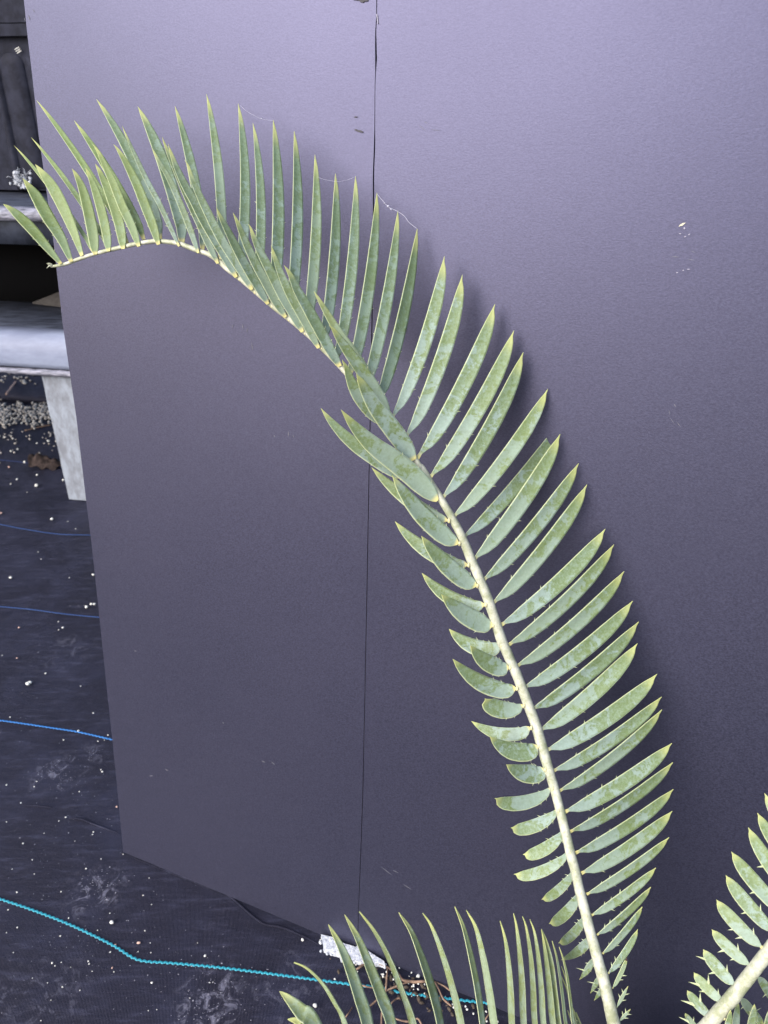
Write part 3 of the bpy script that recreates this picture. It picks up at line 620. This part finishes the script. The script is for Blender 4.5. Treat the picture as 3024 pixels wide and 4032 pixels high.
def leaflet(parent, zb, k, pts, w, prof='N', dz=.02, bulge=.05, roll=0.0, mt=None, spines=True, spl=.011, extra=(), cup=.16, brown=False, shift=0.0):
    px = [Vector(zp(k, *q)) for q in pts]; w = w / Z[k][2]
    if len(px) == 2:
        a, b = px; a = a - (b - a).normalized() * (7 if prof == 'N' else 3); ch = b - a; pr_ = Vector((-ch.y, ch.x))
        n = 30
        P2 = [a + ch * t + pr_ * bulge * (.42 * math.sin(math.pi * t) + .62 * interp(PROF[prof], t) * (1 if t > .1 else t * 10)) for t in [i / (n - 1) for i in range(n)]]
    else: n = 30; P2 = catmull(px, n)
    bm = bmesh.new(); uvl = bm.loops.layers.uv.new('UVMap')
    # arc-length parameter
    L = [0]
    for a, b in zip(P2, P2[1:]): L.append(L[-1] + (b - a).length)
    T = [l / L[-1] for l in L]
    def seam3(i, u):
        pass
    nu = 8; F_, B_ = [], []; edges = []
    for i, q in enumerate(P2):
        t = T[i]; z = zb + dz * t ** 1.15 + shift * math.sin(math.pi * t)
        tan = (P2[min(i + 1, n - 1)] - P2[max(i - 1, 0)]).normalized(); pr_ = Vector((-tan.y, tan.x))
        hw = w * .5 * interp(PROF[prof], t)
        side = (RT * pr_.x - UP * pr_.y) * (hw * z / FPX); sl_ = side.length
        rr = roll * (1 + .4 * math.sin(t * 3)); side = side + FW * (sl_ * math.tan(rr))
        c = at(q.x, q.y, z)
        t3 = (RT * tan.x - UP * tan.y) + FW * (dz / (L[-1] * z / FPX)); nr = t3.cross(side).normalized()
        if nr.dot(FW) > 0: nr = -nr
        th = .00065
        rowf, rowb = [], []
        for j in range(nu + 1):
            u = j / nu * 2 - 1; cc = -cup * sl_ * (1 - u * u)
            pt = c + side * u + nr * cc
            e = .55 + .45 * (1 - u * u) ** .5
            rowf.append(bm.verts.new(pt + nr * th * e)); rowb.append(bm.verts.new(pt - nr * th * e))
        F_.append(rowf); B_.append(rowb); edges.append((c, side, nr, t3.normalized(), sl_))
    def face(vs, uvs, sm=True):
        f = bm.faces.new(vs); f.smooth = sm
        for lo, uv in zip(f.loops, uvs): lo[uvl].uv = uv
    for i in range(n - 1):
        for j in range(nu):
            uv = [(j / nu, T[i]), ((j + 1) / nu, T[i]), ((j + 1) / nu, T[i + 1]), (j / nu, T[i + 1])]
            face((F_[i][j], F_[i][j + 1], F_[i + 1][j + 1], F_[i + 1][j]), uv)
            face((B_[i][j], B_[i + 1][j], B_[i + 1][j + 1], B_[i][j + 1]), [uv[0], uv[3], uv[2], uv[1]])
        for j in (0, nu):
            u = (0, nu).index(j); face((F_[i][j], B_[i][j], B_[i + 1][j], F_[i + 1][j]), [(u, T[i]), (u, T[i]), (u, T[i + 1]), (u, T[i + 1])], False)
    # marginal spines
    S = []
    Lr = L[-1] * zb / FPX
    if spines:
        for sgn in (-1, 1):
            t0 = rl.uniform(.14, .24)
            for q_ in range(rl.choice((1, 2, 2, 3))):
                S.append((t0 + q_ * rl.uniform(.10, .15), sgn, spl * rl.uniform(.22, .42), .9))
    for (t, sgn, ln, fwd) in extra: S.append((t, sgn, ln, fwd))
    for t, sgn, ln, fwd in S:
        i = min(range(n), key=lambda q_: abs(T[q_] - t)); c, side, nr, t3, sl_ = edges[i]
        sd_ = side.normalized() * sgn; base = c + side * sgn * .96; wb = max(.0007, ln * .22)
        ap = bm.verts.new(base + (sd_ + t3 * fwd).normalized() * ln)
        b1, b2, b3, b4 = [bm.verts.new(base - sd_ * wb * .6 + v_) for v_ in (t3 * wb, nr * .0006, -t3 * wb, -nr * .0006)]
        for a_, b_ in ((b1, b2), (b2, b3), (b3, b4), (b4, b1)): face((a_, b_, ap), [(0, t), (0, t), (0, t)], False)
    me = tomesh('leaflet', bm, False)
    ms = [mt or M_leaf]
    o = cpart('leaflet', me, ms, parent)
    if brown:
        me.materials.append(M_brown)
        for pl_ in me.polygons:
            if max(me.uv_layers[0].data[li].uv.y for li in pl_.loop_indices) > .93: pl_.material_index = 1
        o['label'] = 'yellowing leaflet with a brown withered tip'
    return o
def stalk(path, calluses=(), label=None, wf=1.0):
    """path: (zoom key, x, y, depth, width px)"""
    path = [(k, x, y, d, w * {'G': wf, 'F': 1.1, 'E': 1.22, '0': 1.1}.get(k, 1.08)) for k, x, y, d, w in path]; P = [at(*zp(k, x, y), d) for k, x, y, d, w in path]; Rr = [Vector((w / Z[k][2] / 2 * d / FPX, 0, 0)) for k, x, y, d, w in path]
    n = 14 * len(P); PP = catmull(P, n); RR = [max(.0006, q.x) for q in catmull(Rr, n)]
    PP = [q + Vector((noise.noise(q * 60), 0, noise.noise(q * 60 + Vector((3, 3, 3))))) * .0004 for q in PP]
    bm = bmesh.new(); tube(bm, PP, [r * (1 + .05 * noise.noise(q * 120)) for r, q in zip(RR, PP)], 16)
    for (k, x, y, s) in calluses:
        px = zp(k, x, y)
        i = min(range(n), key=lambda i_: (proj(PP[i_])[0] - px[0]) ** 2 + (proj(PP[i_])[1] - px[1]) ** 2)
        z = (PP[i] - CP).dot(FW); c = at(*px, z - RR[i] * .62); blob(bm, c, (s * .62, s * .45, s * .85), 2, .03, 1)
    o = cpart('frond', tomesh('frond', bm, True), [M_stalk, M_callus], cyc)
    if label: o['label'] = label
    pr2 = [(proj(q), (q - CP).dot(FW)) for q in PP]
    def depth(x, y): return min(pr2, key=lambda e: (e[0][0] - x) ** 2 + (e[0][1] - y) ** 2)[1]
    return o, depth
def proj(q):
    d = q - CP; z = d.dot(FW); return (1512 + FPX * d.dot(RT) / z, 2016 - FPX * d.dot(UP) / z)

main_path = [('0', 2545, 4420, .80, 60), ('G', 700, 1800, .79, 90), ('G', 650, 1650, .785, 84), ('G', 600, 1430, .785, 78), ('G', 545, 1230, .79, 72), ('G', 490, 1030, .80, 68), ('G', 440, 830, .805, 66),
    ('G', 393, 640, .81, 64), ('G', 343, 440, .813, 62), ('G', 300, 260, .816, 62), ('G', 255, 90, .82, 62), ('F', 562, 760, .822, 64), ('F', 520, 610, .823, 62), ('F', 470, 470, .823, 60), ('F', 405, 300, .822, 60),
    ('F', 345, 160, .821, 60), ('E', 790, 1200, .82, 56), ('E', 752, 1085, .818, 54), ('E', 700, 930, .815, 54), ('E', 640, 785, .812, 52), ('E', 580, 645, .81, 50), ('E', 520, 505, .807, 46), ('E', 462, 392, .805, 42),
    ('E', 400, 285, .802, 40), ('E', 332, 180, .80, 38), ('E', 270, 72, .797, 34), ('C', 1238, 1370, .795, 34), ('C', 1150, 1210, .793, 34), ('C', 1065, 1090, .79, 34), ('C', 975, 985, .788, 34), ('C', 880, 890, .786, 34), ('C', 785, 795, .785, 34),
    ('C', 690, 690, .785, 34), ('C', 595, 597, .785, 34), ('C', 498, 508, .786, 34), ('C', 390, 418, .787, 34), ('C', 280, 335, .788, 32), ('C', 170, 240, .79, 32), ('C', 60, 148, .792, 32), ('B', 330, 1262, .794, 32), ('B', 265, 1205, .797, 32),
    ('B', 200, 1162, .80, 30), ('B', 130, 1138, .803, 30), ('B', 60, 1112, .806, 29), ('A', 1165, 1092, .809, 28), ('A', 1050, 1078, .814, 27), ('A', 935, 1088, .82, 26), ('A', 820, 1110, .827, 25), ('A', 720, 1134, .834, 24),
    ('A', 620, 1160, .842, 22), ('A', 530, 1190, .85, 22), ('A', 440, 1224, .858, 20), ('A', 380, 1238, .863, 18), ('A', 335, 1243, .868, 14)]
LL = [  # left row, tip end of the frond is handled separately: (zoom, base, tip, width, profile, dz, bulge, material)
 ('E', (430, 412), (-60, 68), 92, 'W', -.010, -.06), ('E', (500, 562), (75, 120), 126, 'W', -.022, -.06), ('E', (560, 702), (92, 420), 98, 'W', -.010, -.10), ('E', (618, 838), (265, 515), 122, 'W', -.022, -.06),
 ('E', (670, 962), (268, 757), 96, 'W', -.008, -.13), ('E', (722, 1098), (397, 898), 126, 'W', -.022, -.08), ('E', (775, 1228), (445, 1122), 100, 'W', -.008, -.17), ('E', (828, 1372), (585, 1230), 112, 'W', -.022, -.14),
 ('E', (875, 1508), (470, 1318), 106, 'W', -.018, -.14), ('F', (423, 460), (182, 415), 112, 'B', -.015, -.20), ('F', (470, 604), (93, 563), 84, 'W', -.008, -.16), ('F', (518, 726), (215, 663), 116, 'W', -.018, -.20),
 ('F', (563, 878), (322, 846), 110, 'W', -.018, -.17), ('F', (608, 1002), (245, 1066), 84, 'B', -.02, -.16), ('F', (648, 1146), (350, 1260), 78, 'B', .0, -.13), ('F', (688, 1284), (430, 1434), 76, 'B', .02, -.13), ('F', (722, 1422), (370, 1562), 70, 'B', .03, -.13),
 ('G', (383, 665), (180, 845), 60, 'B', .04, -.10), ('G', (420, 805), (228, 1003), 66, 'B', .04, -.11), ('G', (457, 955), (290, 1130), 56, 'B', .05, -.11), ('G', (493, 1092), (308, 1240), 56, 'W', .05, -.10)]
cal = []
for k, b, t, w, pf, dz, bu in LL:
    s = .0034 if k != 'G' else .003
    cal.append((k, b[0] + (14 if k != 'G' else 16), b[1] + 4, s))
for x, y in ((522, 1222), (557, 1340), (582, 1415)): cal.append(('G', x + 10, y, .0026))
for q in ((65, 155), (165, 240), (275, 330), (388, 418), (492, 508), (602, 604), (695, 706)): cal.append(('C', q[0] + 6, q[1] + 14, .0019))
cal.append(('B', 277, 1190, .0024))
main, dmain = stalk(main_path, cal, 'longest frond, arching from lower right to upper left')
BS = lambda k, q: dmain(*zp(k, *q))
# left row, lower and middle
for i, (k, b, t, w, pf, dz, bu) in enumerate(LL):
    front = i in (1, 3, 5, 7, 11); back = i in (0, 2, 4, 6, 10)
    o = leaflet(main, BS(k, b) + (-.004 if front else .005 if back else 0), k, (b, t), w, pf, .016 if back else dz, bu, roll=rl.uniform(.15, .35), mt=M_leaf, spl=.010)
    if i == 9: o['label'] = 'blunt leaflet with its tip broken off'
# small pronged ones at the foot, left side
EX = ((.62, 1, .006, 1.4), (.60, -1, .0045, 1.2), (.35, -1, .004, 1.1), (.42, 1, .0035, 1.0))
leaflet(main, BS('G', (520, 1222)) + .003, 'G', ((520, 1224), (428, 1368)), 46, 'S', .02, -.05, mt=M_leaf, spines=False, extra=((.62, 1, .0085, .8), (.5, -1, .004, 1.3), (.3, -1, .003, 1), (.3, 1, .003, 1)))
leaflet(main, BS('G', (555, 1345)) + .003, 'G', ((556, 1342), (500, 1456)), 34, 'S', .02, -.03, mt=M_leaf, spines=False, extra=((.5, 1, .0075, .9), (.55, -1, .004, 1.3), (.3, -1, .003, 1)))
leaflet(main, BS('G', (580, 1415)) + .003, 'G', ((580, 1416), (524, 1503)), 30, 'S', .02, -.03, mt=M_leaf, spines=False, extra=((.5, 1, .007, .9), (.55, -1, .004, 1.3), (.25, 1, .003, 1)))
# right row, bottom to the top
RR_ = [('G', (450, 668), (1033, 268), 86), ('G', (412, 535), (1040, 125), 88), ('F', (745, 1280), (1408, 833), 88), ('F', (712, 1150), (1402, 707), 94), ('F', (672, 1015), (1337, 488), 84), ('F', (632, 885), (1335, 404), 90),
 ('F', (590, 750), (1305, 255), 98), ('F', (545, 620), (1177, 55), 98), ('F', (495, 482), (1185, -86), 100), ('F', (440, 342), (1146, -222), 98), ('E', (890, 1362), (1588, 746), 96), ('E', (838, 1222), (1521, 571), 96), ('E', (790, 1092), (1465, 468), 98),
 ('E', (733, 952), (1345, 180), 98), ('E', (670, 802), (1290, 41), 96), ('E', (608, 667), (1170, -150), 102), ('E', (540, 522), (1196, -258), 88), ('E', (473, 390), (1090, -446), 92), ('D', (402, 1761), (929, 808), 96), ('D', (322, 1623), (868, 666), 96),
 ('D', (243, 1490), (744, 493), 98), ('D', (163, 1365), (531, 302), 90), ('D', (72, 1240), (414, 180), 84)]
RB = [('G', (690, 1640), (760, 1562), 22), ('G', (672, 1548), (745, 1412), 24), ('G', (648, 1415), (737, 1222), 30), ('G', (621, 1320), (808, 1040), 46), ('G', (585, 1192), (837, 893), 54), ('G', (550, 1070), (893, 764), 60), ('G', (515, 942), (926, 638), 66), ('G', (484, 805), (1012, 440), 76)]
for i, (k, b, t, w) in enumerate(RB):
    if i < 2:
        leaflet(main, BS(k, b), k, (b, t), w, 'S', .0, .0, mt=M_leaf_pale, spines=False, extra=((.35, 1, .005, .9), (.42, -1, .005, .9), (.62, 1, .005, 1.0), (.66, -1, .005, 1.0)))
    elif i == 2: leaflet(main, BS(k, b), k, (b, t), w, 'N', .0, .04, mt=M_leaf_pale, spines=False, extra=((.3, 1, .004, .6), (.45, 1, .005, .5)), brown=True)
    else: leaflet(main, BS(k, b), k, (b, t), w, 'N', .01, .045, roll=rl.uniform(-.1, .2), spl=.012)
for i, (k, b, t, w) in enumerate(RR_):
    dz = .025 if i != 16 else .05
    leaflet(main, BS(k, b) + (.004 if i == 16 else 0), k, (b, t), w * 1.07, 'N', dz * (.6 if i > 17 else 1), .055 if i < 13 else .045, roll=rl.uniform(-.15, .25), mt=M_leaf, spl=.011)
# right row, upper arch: (base, tip, width)
RU = [('C', (968, 965), ('D', (236, 3)), 78), ('C', (878, 890), ('B', (1437, 880)), 78), ('C', (785, 795), ('B', (1300, 763)), 78), ('C', (695, 700), ('B', (1160, 653)), 76), ('C', (602, 600), ('B', (1029, 638)), 72), ('C', (492, 505), ('B', (895, 513)), 72),
 ('C', (385, 415), ('B', (760, 360)), 72), ('C', (275, 330), ('B', (623, 287)), 76), ('B', (497, 1387), ('B', (490, 306)), 62), ('B', (385, 1290), ('B', (394, 180)), 66), ('B', (275, 1182), ('B', (187, 118)), 62), ('A', (1322, 1130), ('A', (1142, 196)), 62),
 ('A', (1187, 1088), ('A', (900, 200)), 84), ('A', (1046, 1062), ('A', (630, 152)), 66), ('A', (938, 1062), ('A', (485, 292)), 56), ('A', (835, 1095), ('A', (240, 160)), 44), ('A', (705, 1122), ('A', (205, 402)), 34), ('A', (603, 1145), ('A', (93, 455)), 28)]
for i, (k, b, (kt, t), w) in enumerate(RU):
    fb = zp(k, *b); ft = zp(kt, *t)
    s = 1.659
    bu = .035 if i < 12 else (.05 if i < 14 else .03)
    if i in (8, 9): bu = .045
    leaflet(main, dmain(*fb) + .003, '0', (fb, ft), w / s, 'U', .03 if i < 10 else .035, bu, roll=rl.uniform(.1, .4), mt=M_leaf_shade if i < 14 else M_leaf_tip, spl=.008, cup=.2)
# left row along the arch, in front of the stalk
LU = [('S', (1215, 1610), [(1105, 1480), (960, 1320), (800, 1130), (715, 985), (672, 905)], 0, 0, 0)]
def pl_leaf(k, pts, w, pf, dz, mt, roll=0, shift=0, zo=-.004, **kw):
    fb = zp(k, *pts[0]); return leaflet(main, dmain(*fb) + zo, k, pts, w, pf, dz, 0, roll, mt, spl=.008, cup=.2, shift=shift, **kw)
pl_leaf('C', ((1130, 1462), (1040, 1398), (950, 1335), (850, 1265), (755, 1185), (670, 1095), (603, 1008)), 92, 'W', -.02, M_leaf, .1)
pl_leaf('C', ((1364, 1612), (1290, 1535), (1180, 1430), (1060, 1335), (940, 1245), (830, 1135), (735, 1018)), 142, 'W', -.05, M_leaf)
pl_leaf('S', ((1425, 2030), (1310, 1850), (1170, 1660), (1035, 1480), (900, 1290), (800, 1120), (725, 990), (676, 905)), 245, 'U', -.05, M_leaf)          # broad one on the bend
pl_leaf('S', ((1030, 1560), (900, 1440), (770, 1290), (665, 1130), (590, 960), (545, 830), (488, 718)), 170, 'W', -.035, M_leaf, .1)
pl_leaf('S', ((1095, 1450), (1000, 1250), (880, 1050), (740, 850), (590, 640), (450, 440), (365, 310), (318, 268)), 170, 'U', -.045, M_leaf, .1)
pl_leaf('S', ((1000, 1190), (870, 980), (740, 780), (600, 580), (450, 370), (320, 160), (190, -60), (120, -180)), 125, 'U', -.035, M_leaf_pale, .1)
for pts, w, mt in (
    (((1290, 1800), (1150, 1560), (1010, 1300), (850, 1010), (730, 800), (640, 600), (560, 480)), 150, M_leaf_shade),
    (((1010, 1560), (880, 1300), (760, 1080), (640, 860), (530, 620), (440, 380), (390, 218)), 120, M_leaf_shade),
    (((800, 1350), (680, 1120), (540, 880), (400, 600), (260, 330), (170, 130), (118, -20), (87, -60)), 130, M_leaf_shade),
    (((580, 1160), (450, 950), (330, 720), (210, 500), (90, 250), (0, 40), (-62, -110), (-108, -208)), 120, M_leaf_shade),
    (((350, 985), (220, 760), (80, 520), (-60, 260), (-170, 40), (-270, -150), (-325, -275)), 120, M_leaf_shade)):
    pl_leaf('Q', pts, w, 'U', -.035, mt, rl.uniform(-.1, .2))
for pts, w in ((((1135, 1460), (1000, 1230), (850, 990), (700, 740), (560, 460), (440, 210), (350, 0), (300, -160), (255, -235)), 118),
               (((930, 1300), (800, 1060), (660, 820), (510, 560), (370, 290), (250, 80), (140, -160), (60, -380), (40, -440)), 125),
               (((690, 1120), (600, 930), (500, 700), (400, 480), (300, 260), (200, 30), (80, -240), (-20, -480), (-32, -535)), 105)):
    pl_leaf('P', pts, w, 'U', -.03, M_leaf_shade, rl.uniform(-.1, .2))
AT = [('A', ((1296, 1155), (1250, 1020), (1190, 860), (1110, 680), (1040, 560), (990, 462)), 42, M_leaf_shade), ('A', ((1170, 1112), (1110, 980), (1040, 830), (960, 680), (880, 510), (830, 400), (797, 322)), 34, M_leaf_shade),
      ('A', ((1036, 1100), (1000, 980), (950, 850), (890, 700), (820, 560), (770, 480), (743, 446)), 62, M_leaf_tip), ('A', ((908, 1112), (860, 980), (800, 850), (740, 700), (680, 570), (640, 490), (608, 447)), 58, M_leaf_tip),
      ('A', ((805, 1128), (785, 990), (745, 850), (700, 730), (655, 630), (622, 572)), 72, M_leaf_tip), ('A', ((710, 1143), (690, 1000), (655, 850), (610, 710), (580, 640), (558, 596)), 68, M_leaf_tip),
      ('A', ((622, 1165), (605, 1020), (575, 870), (540, 740), (500, 650), (470, 604)), 76, M_leaf_tip), ('A', ((536, 1172), (480, 1010), (410, 850), (340, 720), (275, 630), (231, 576)), 84, M_leaf_tip),
      ('A', ((466, 1212), (400, 1060), (320, 930), (240, 790), (190, 720), (150, 668)), 84, M_leaf_tip), ('A', ((398, 1226), (310, 1120), (210, 1000), (120, 910), (60, 860), (22, 836)), 72, M_leaf_tip)]
for i, (k, pts, w, mt) in enumerate(AT): pl_leaf(k, pts, w * (.92 if i > 3 else 1), 'T' if i > 6 else 'U', -.02 if i < 6 else -.015, mt, rl.uniform(-.2, .3))
# dried scraps at the frond's end
bm = bmesh.new(); q = at(*zp('A', 345, 1240), .866)
for i in range(9):
    d = Vector((rl.uniform(-1, -.2), rl.uniform(-.4, .2), rl.uniform(-.3, .9))) * rl.uniform(.004, .008); tube(bm, [q, q + d * .5 + Vector((0, 0, .001)), q + d + Vector((.001, 0, -.001))], [.0012, .0008, .0002], 5)
o = cpart('dried_tip', tomesh('dried_tip', bm, True), M_stalk, main)

# right-hand frond
rp_ = [('0', 2535, 4400, .80, 56), ('0', 2660, 4180, .745, 56), ('G', 1260, 1670, .725, 92), ('G', 1400, 1512, .715, 90), ('G', 1500, 1392, .71, 88), ('G', 1600, 1262, .705, 86), ('G', 1700, 1135, .70, 84), ('G', 1860, 930, .70, 78), ('G', 2000, 730, .70, 70), ('G', 2110, 520, .70, 60), ('G', 2185, 330, .705, 34), ('G', 2215, 180, .712, 8)]
rf, drf = stalk(rp_, [('V', 1440, 850, .0035), ('V', 1195, 1220, .0035), ('V', 940, 1560, .003), ('V', 1650, 560, .0035)], 'thick frond at the lower right corner, cut off by the photo edge', 1.0)
BR = lambda k, q: drf(*zp(k, *q))
for k, b, t, w, ex in (
    ('V', (700, 1515), (338, 1108), 150, ((.56, -1, .012, 1.6), (.50, 1, .008, 1.2))), ('V', (905, 1282), (447, 815), 165, ((.66, -1, .010, 1.5), (.56, 1, .008, 1.2), (.5, -1, .005, .8), (.2, 1, .005, 1.2))),
    ('V', (1105, 1005), (600, 438), 195, ((.80, -1, .009, 1.6), (.5, -1, .006, .5), (.3, 1, .006, 1.2))), ('V', (1345, 680), (740, 112), 190, ((.55, -1, .006, .5), (.35, 1, .006, 1.2), (.3, -1, .004, .5))),
    ('G', (1614, 1152), (1322, 846), 88, ((.5, -1, .005, .5), (.25, 1, .006, 1.2), (.3, -1, .006, .5))), ('G', (1700, 1055), (1383, 686), 92, ((.45, -1, .005, .5), (.35, 1, .006, 1.2))),
    ('G', (1790, 950), (1420, 533), 96, ((.5, -1, .005, .5),)), ('G', (1860, 860), (1531, 375), 90, ((.55, -1, .006, .5),)), ('G', (1930, 740), (1590, 280), 90, ((.4, -1, .005, .5),)), ('G', (1990, 640), (1636, 150), 84, ((.4, -1, .005, .5),)),
    ('V', (520, 1745), (303, 1478), 95, ((.55, -1, .010, 1.8), (.5, 1, .004, 1.2)))):
    leaflet(rf, BR(k, b) + .002, k, (b, t), w, 'N', .02, -.035, roll=rl.uniform(-.2, .1), mt=M_leaf_pale if k == 'V' and w < 100 else M_leaf, spines=False, extra=ex)
for pts, w, dz, ex in (
    (((1200, 1235), (1270, 1300), (1360, 1420), (1470, 1550), (1590, 1655)), 150, .03, ((.25, 1, .005, 1), (.55, -1, .008, 1))),
    (((1475, 880), (1560, 960), (1640, 1080), (1760, 1250), (1900, 1400)), 150, .03, ((.35, -1, .006, 1), (.5, 1, .006, 1))),
    (((860, 1900), (850, 1780), (835, 1640), (860, 1530), (868, 1480)), 95, .0, ()), (((990, 1900), (1000, 1720), (1030, 1560), (1050, 1430)), 110, -.01, ()), (((1120, 1900), (1130, 1680), (1150, 1480), (1172, 1310)), 130, .015, ()),
    (((1360, 1900), (1385, 1700), (1420, 1500), (1442, 1340)), 140, -.02, ((.75, -1, .005, 1.2),)), (((1540, 1900), (1520, 1740), (1490, 1600), (1470, 1500)), 60, -.01, ()), (((1640, 1900), (1650, 1700), (1672, 1560), (1700, 1400)), 130, -.02, ())):
    leaflet(rf, BR('V', pts[0]) + (.006 if dz > 0 else -.008), 'V', pts, w, 'N' if dz == .03 else 'U', dz, 0, roll=rl.uniform(-.3, .3), mt=M_leaf, spines=False, extra=ex)

# low frond along the bottom edge, leaflets seen edge-on
lp = [('0', 2530, 4410, .80, 54), ('0', 2400, 4330, .775, 50), ('0', 2150, 4290, .755, 44), ('0', 1850, 4290, .73, 38), ('0', 1600, 4310, .70, 34), ('0', 1400, 4340, .665, 30), ('0', 1200, 4370, .63, 26), ('0', 1020, 4400, .60, 20)]
lf, dlf = stalk(lp, (), 'lowest frond, its upright leaflets rising into the bottom edge of the photo')
BE = [  # tip, mid, ..., at the frame's bottom; H then K coordinates; width
 ('H', [(128, 1445), (180, 1490), (270, 1580), (350, 1680)], 92, 1020), ('H', [(180, 1628), (240, 1640), (320, 1690)], 60, 1080), ('H', [(222, 1257), (310, 1300), (410, 1400), (490, 1530), (560, 1680)], 46, 1200),
 ('H', [(446, 1008), (530, 1160), (600, 1330), (650, 1480), (705, 1670)], 66, 1300), ('H', [(552, 944), (640, 1100), (720, 1290), (790, 1470), (860, 1670)], 60, 1380), ('H', [(648, 925), (750, 1060), (840, 1230), (915, 1420), (1000, 1670)], 62, 1460),
 ('H', [(906, 930), (985, 1050), (1050, 1210), (1120, 1420), (1180, 1670)], 42, 1600), ('H', [(1062, 934), (1120, 1020), (1190, 1200), (1250, 1400), (1315, 1670)], 46, 1680), ('H', [(1272, 892), (1330, 1030), (1380, 1230), (1420, 1430), (1455, 1670)], 40, 1800),
 ('H', [(1347, 914), (1410, 1030), (1455, 1210), (1490, 1400), (1530, 1670)], 46, 1860), ('H', [(1568, 985), (1600, 1100), (1622, 1250), (1637, 1450), (1645, 1670)], 32, 1960),
 ('K', [(-8, 265), (40, 480), (90, 880), (130, 1400), (158, 2090)], 78, 2030), ('K', [(137, 312), (200, 500), (270, 940), (310, 1450), (342, 2090)], 76, 2080), ('K', [(258, 360), (340, 600), (405, 1050), (450, 1550), (485, 2090)], 78, 2120),
 ('K', [(446, 522), (490, 750), (540, 1130), (590, 1600), (640, 2090)], 78, 2160), ('K', [(448, 525), (530, 740), (610, 1080), (660, 1560), (725, 2090)], 80, 2180), ('K', [(622, 716), (690, 960), (750, 1300), (800, 1680), (850, 2090)], 58, 2210),
 ('K', [(737, 815), (800, 1000), (860, 1250), (900, 1520), (935, 1800), (975, 2100)], 56, 2250), ('K', [(772, 1132), (820, 1260), (870, 1430), (905, 1620), (950, 1900)], 36, 2250), ('K', [(768, 1290), (820, 1400), (880, 1560), (920, 1750), (960, 1950)], 34, 2250),
 ('K', [(876, 1850), (905, 1930), (950, 2040), (985, 2160)], 40, 2270), ('K', [(955, 1800), (990, 1900), (1020, 2000), (1050, 2130)], 55, 2290), ('K', [(1010, 1880), (1040, 1960), (1075, 2050), (1120, 2180)], 36, 2310)]
for k, pts, w, bx in BE:
    full = [Vector(zp(k, *q)) for q in pts]; by = 4290 + max(0, 1850 - bx) * .12
    end = full[-1] + (full[-1] - full[-2]).normalized() * (by - full[-1].y) * .9
    bxp = Vector((end.x * .75 + bx * .25 + 30, by))
    seq = [bxp] + [q for q in full[::-1]]
    zb = dlf(bxp.x, bxp.y)
    leaflet(lf, zb, '0', [tuple(q) for q in seq], w / Z[k][2], 'E', .035, 0, roll=rl.uniform(.5, .9) * rl.choice((-1, 1)), mt=M_leaf_pale, spines=False, cup=.5)
# trunk
bm = bmesh.new(); base = Vector((cr.x, cr.y, 0)); tp = [base + Vector((0, 0, cr.z * i / 8)) for i in range(9)]
tube(bm, tp, [.085, .09, .092, .09, .085, .08, .072, .06, .03], 20)
for i in range(150):
    a = i * 2.4; z = cr.z * (.05 + .9 * i / 150); r = .088 - .03 * (i / 150) ** 3
    blob(bm, base + Vector((math.cos(a) * r, math.sin(a) * r, z)), (.014, .014, .01), 1, .1)
cpart('trunk', tomesh('trunk', bm, True), M_bark, cyc)

# ---------------------------------------------------------------- spider silk between the leaf tips
def silk(k, pts, d, r, label, lumps=()):
    bm = bmesh.new(); P = catmull([at(*zp(k, *q), d) for q in pts], 8 * len(pts)); tube(bm, P, r, 5)
    for (x, y, s) in lumps: blob(bm, at(*zp(k, x, y), d), (s, s * .6, s * .5), 1, .3)
    tag(link('cobweb', tomesh('cobweb', bm, True), M_web), label, 'cobweb', 'spider threads strung between leaflet tips')
silk('B', ((405, 190), (450, 228), (500, 258), (550, 280), (622, 290)), .825,   .00011, 'thin spider thread between two tall tips at the top of the arch', ((548, 278, .0012),))
silk('B', ((905, 655), (960, 675), (1040, 688), (1100, 680), (1160, 656)), .815, .00010, 'slack spider thread across three leaflet tips left of the board seam')
silk('B', ((1302, 770), (1340, 815), (1380, 858), (1430, 880), (1480, 915), (1510, 955), (1563, 996)), .812, .00018, 'brightest spider thread, with white lumps, just right of the board seam', ((1375, 850, .002), (1395, 868, .0016), (1350, 830, .001)))
silk('S', ((1200, 0), (1210, 20)), .8, .0001, 'tiny thread end by a spine') if False else None
silk('G', ((395, 285), (398, 300)), .84, .0004, 'tiny pale fleck of silk between frond and lower leaflets') if False else None
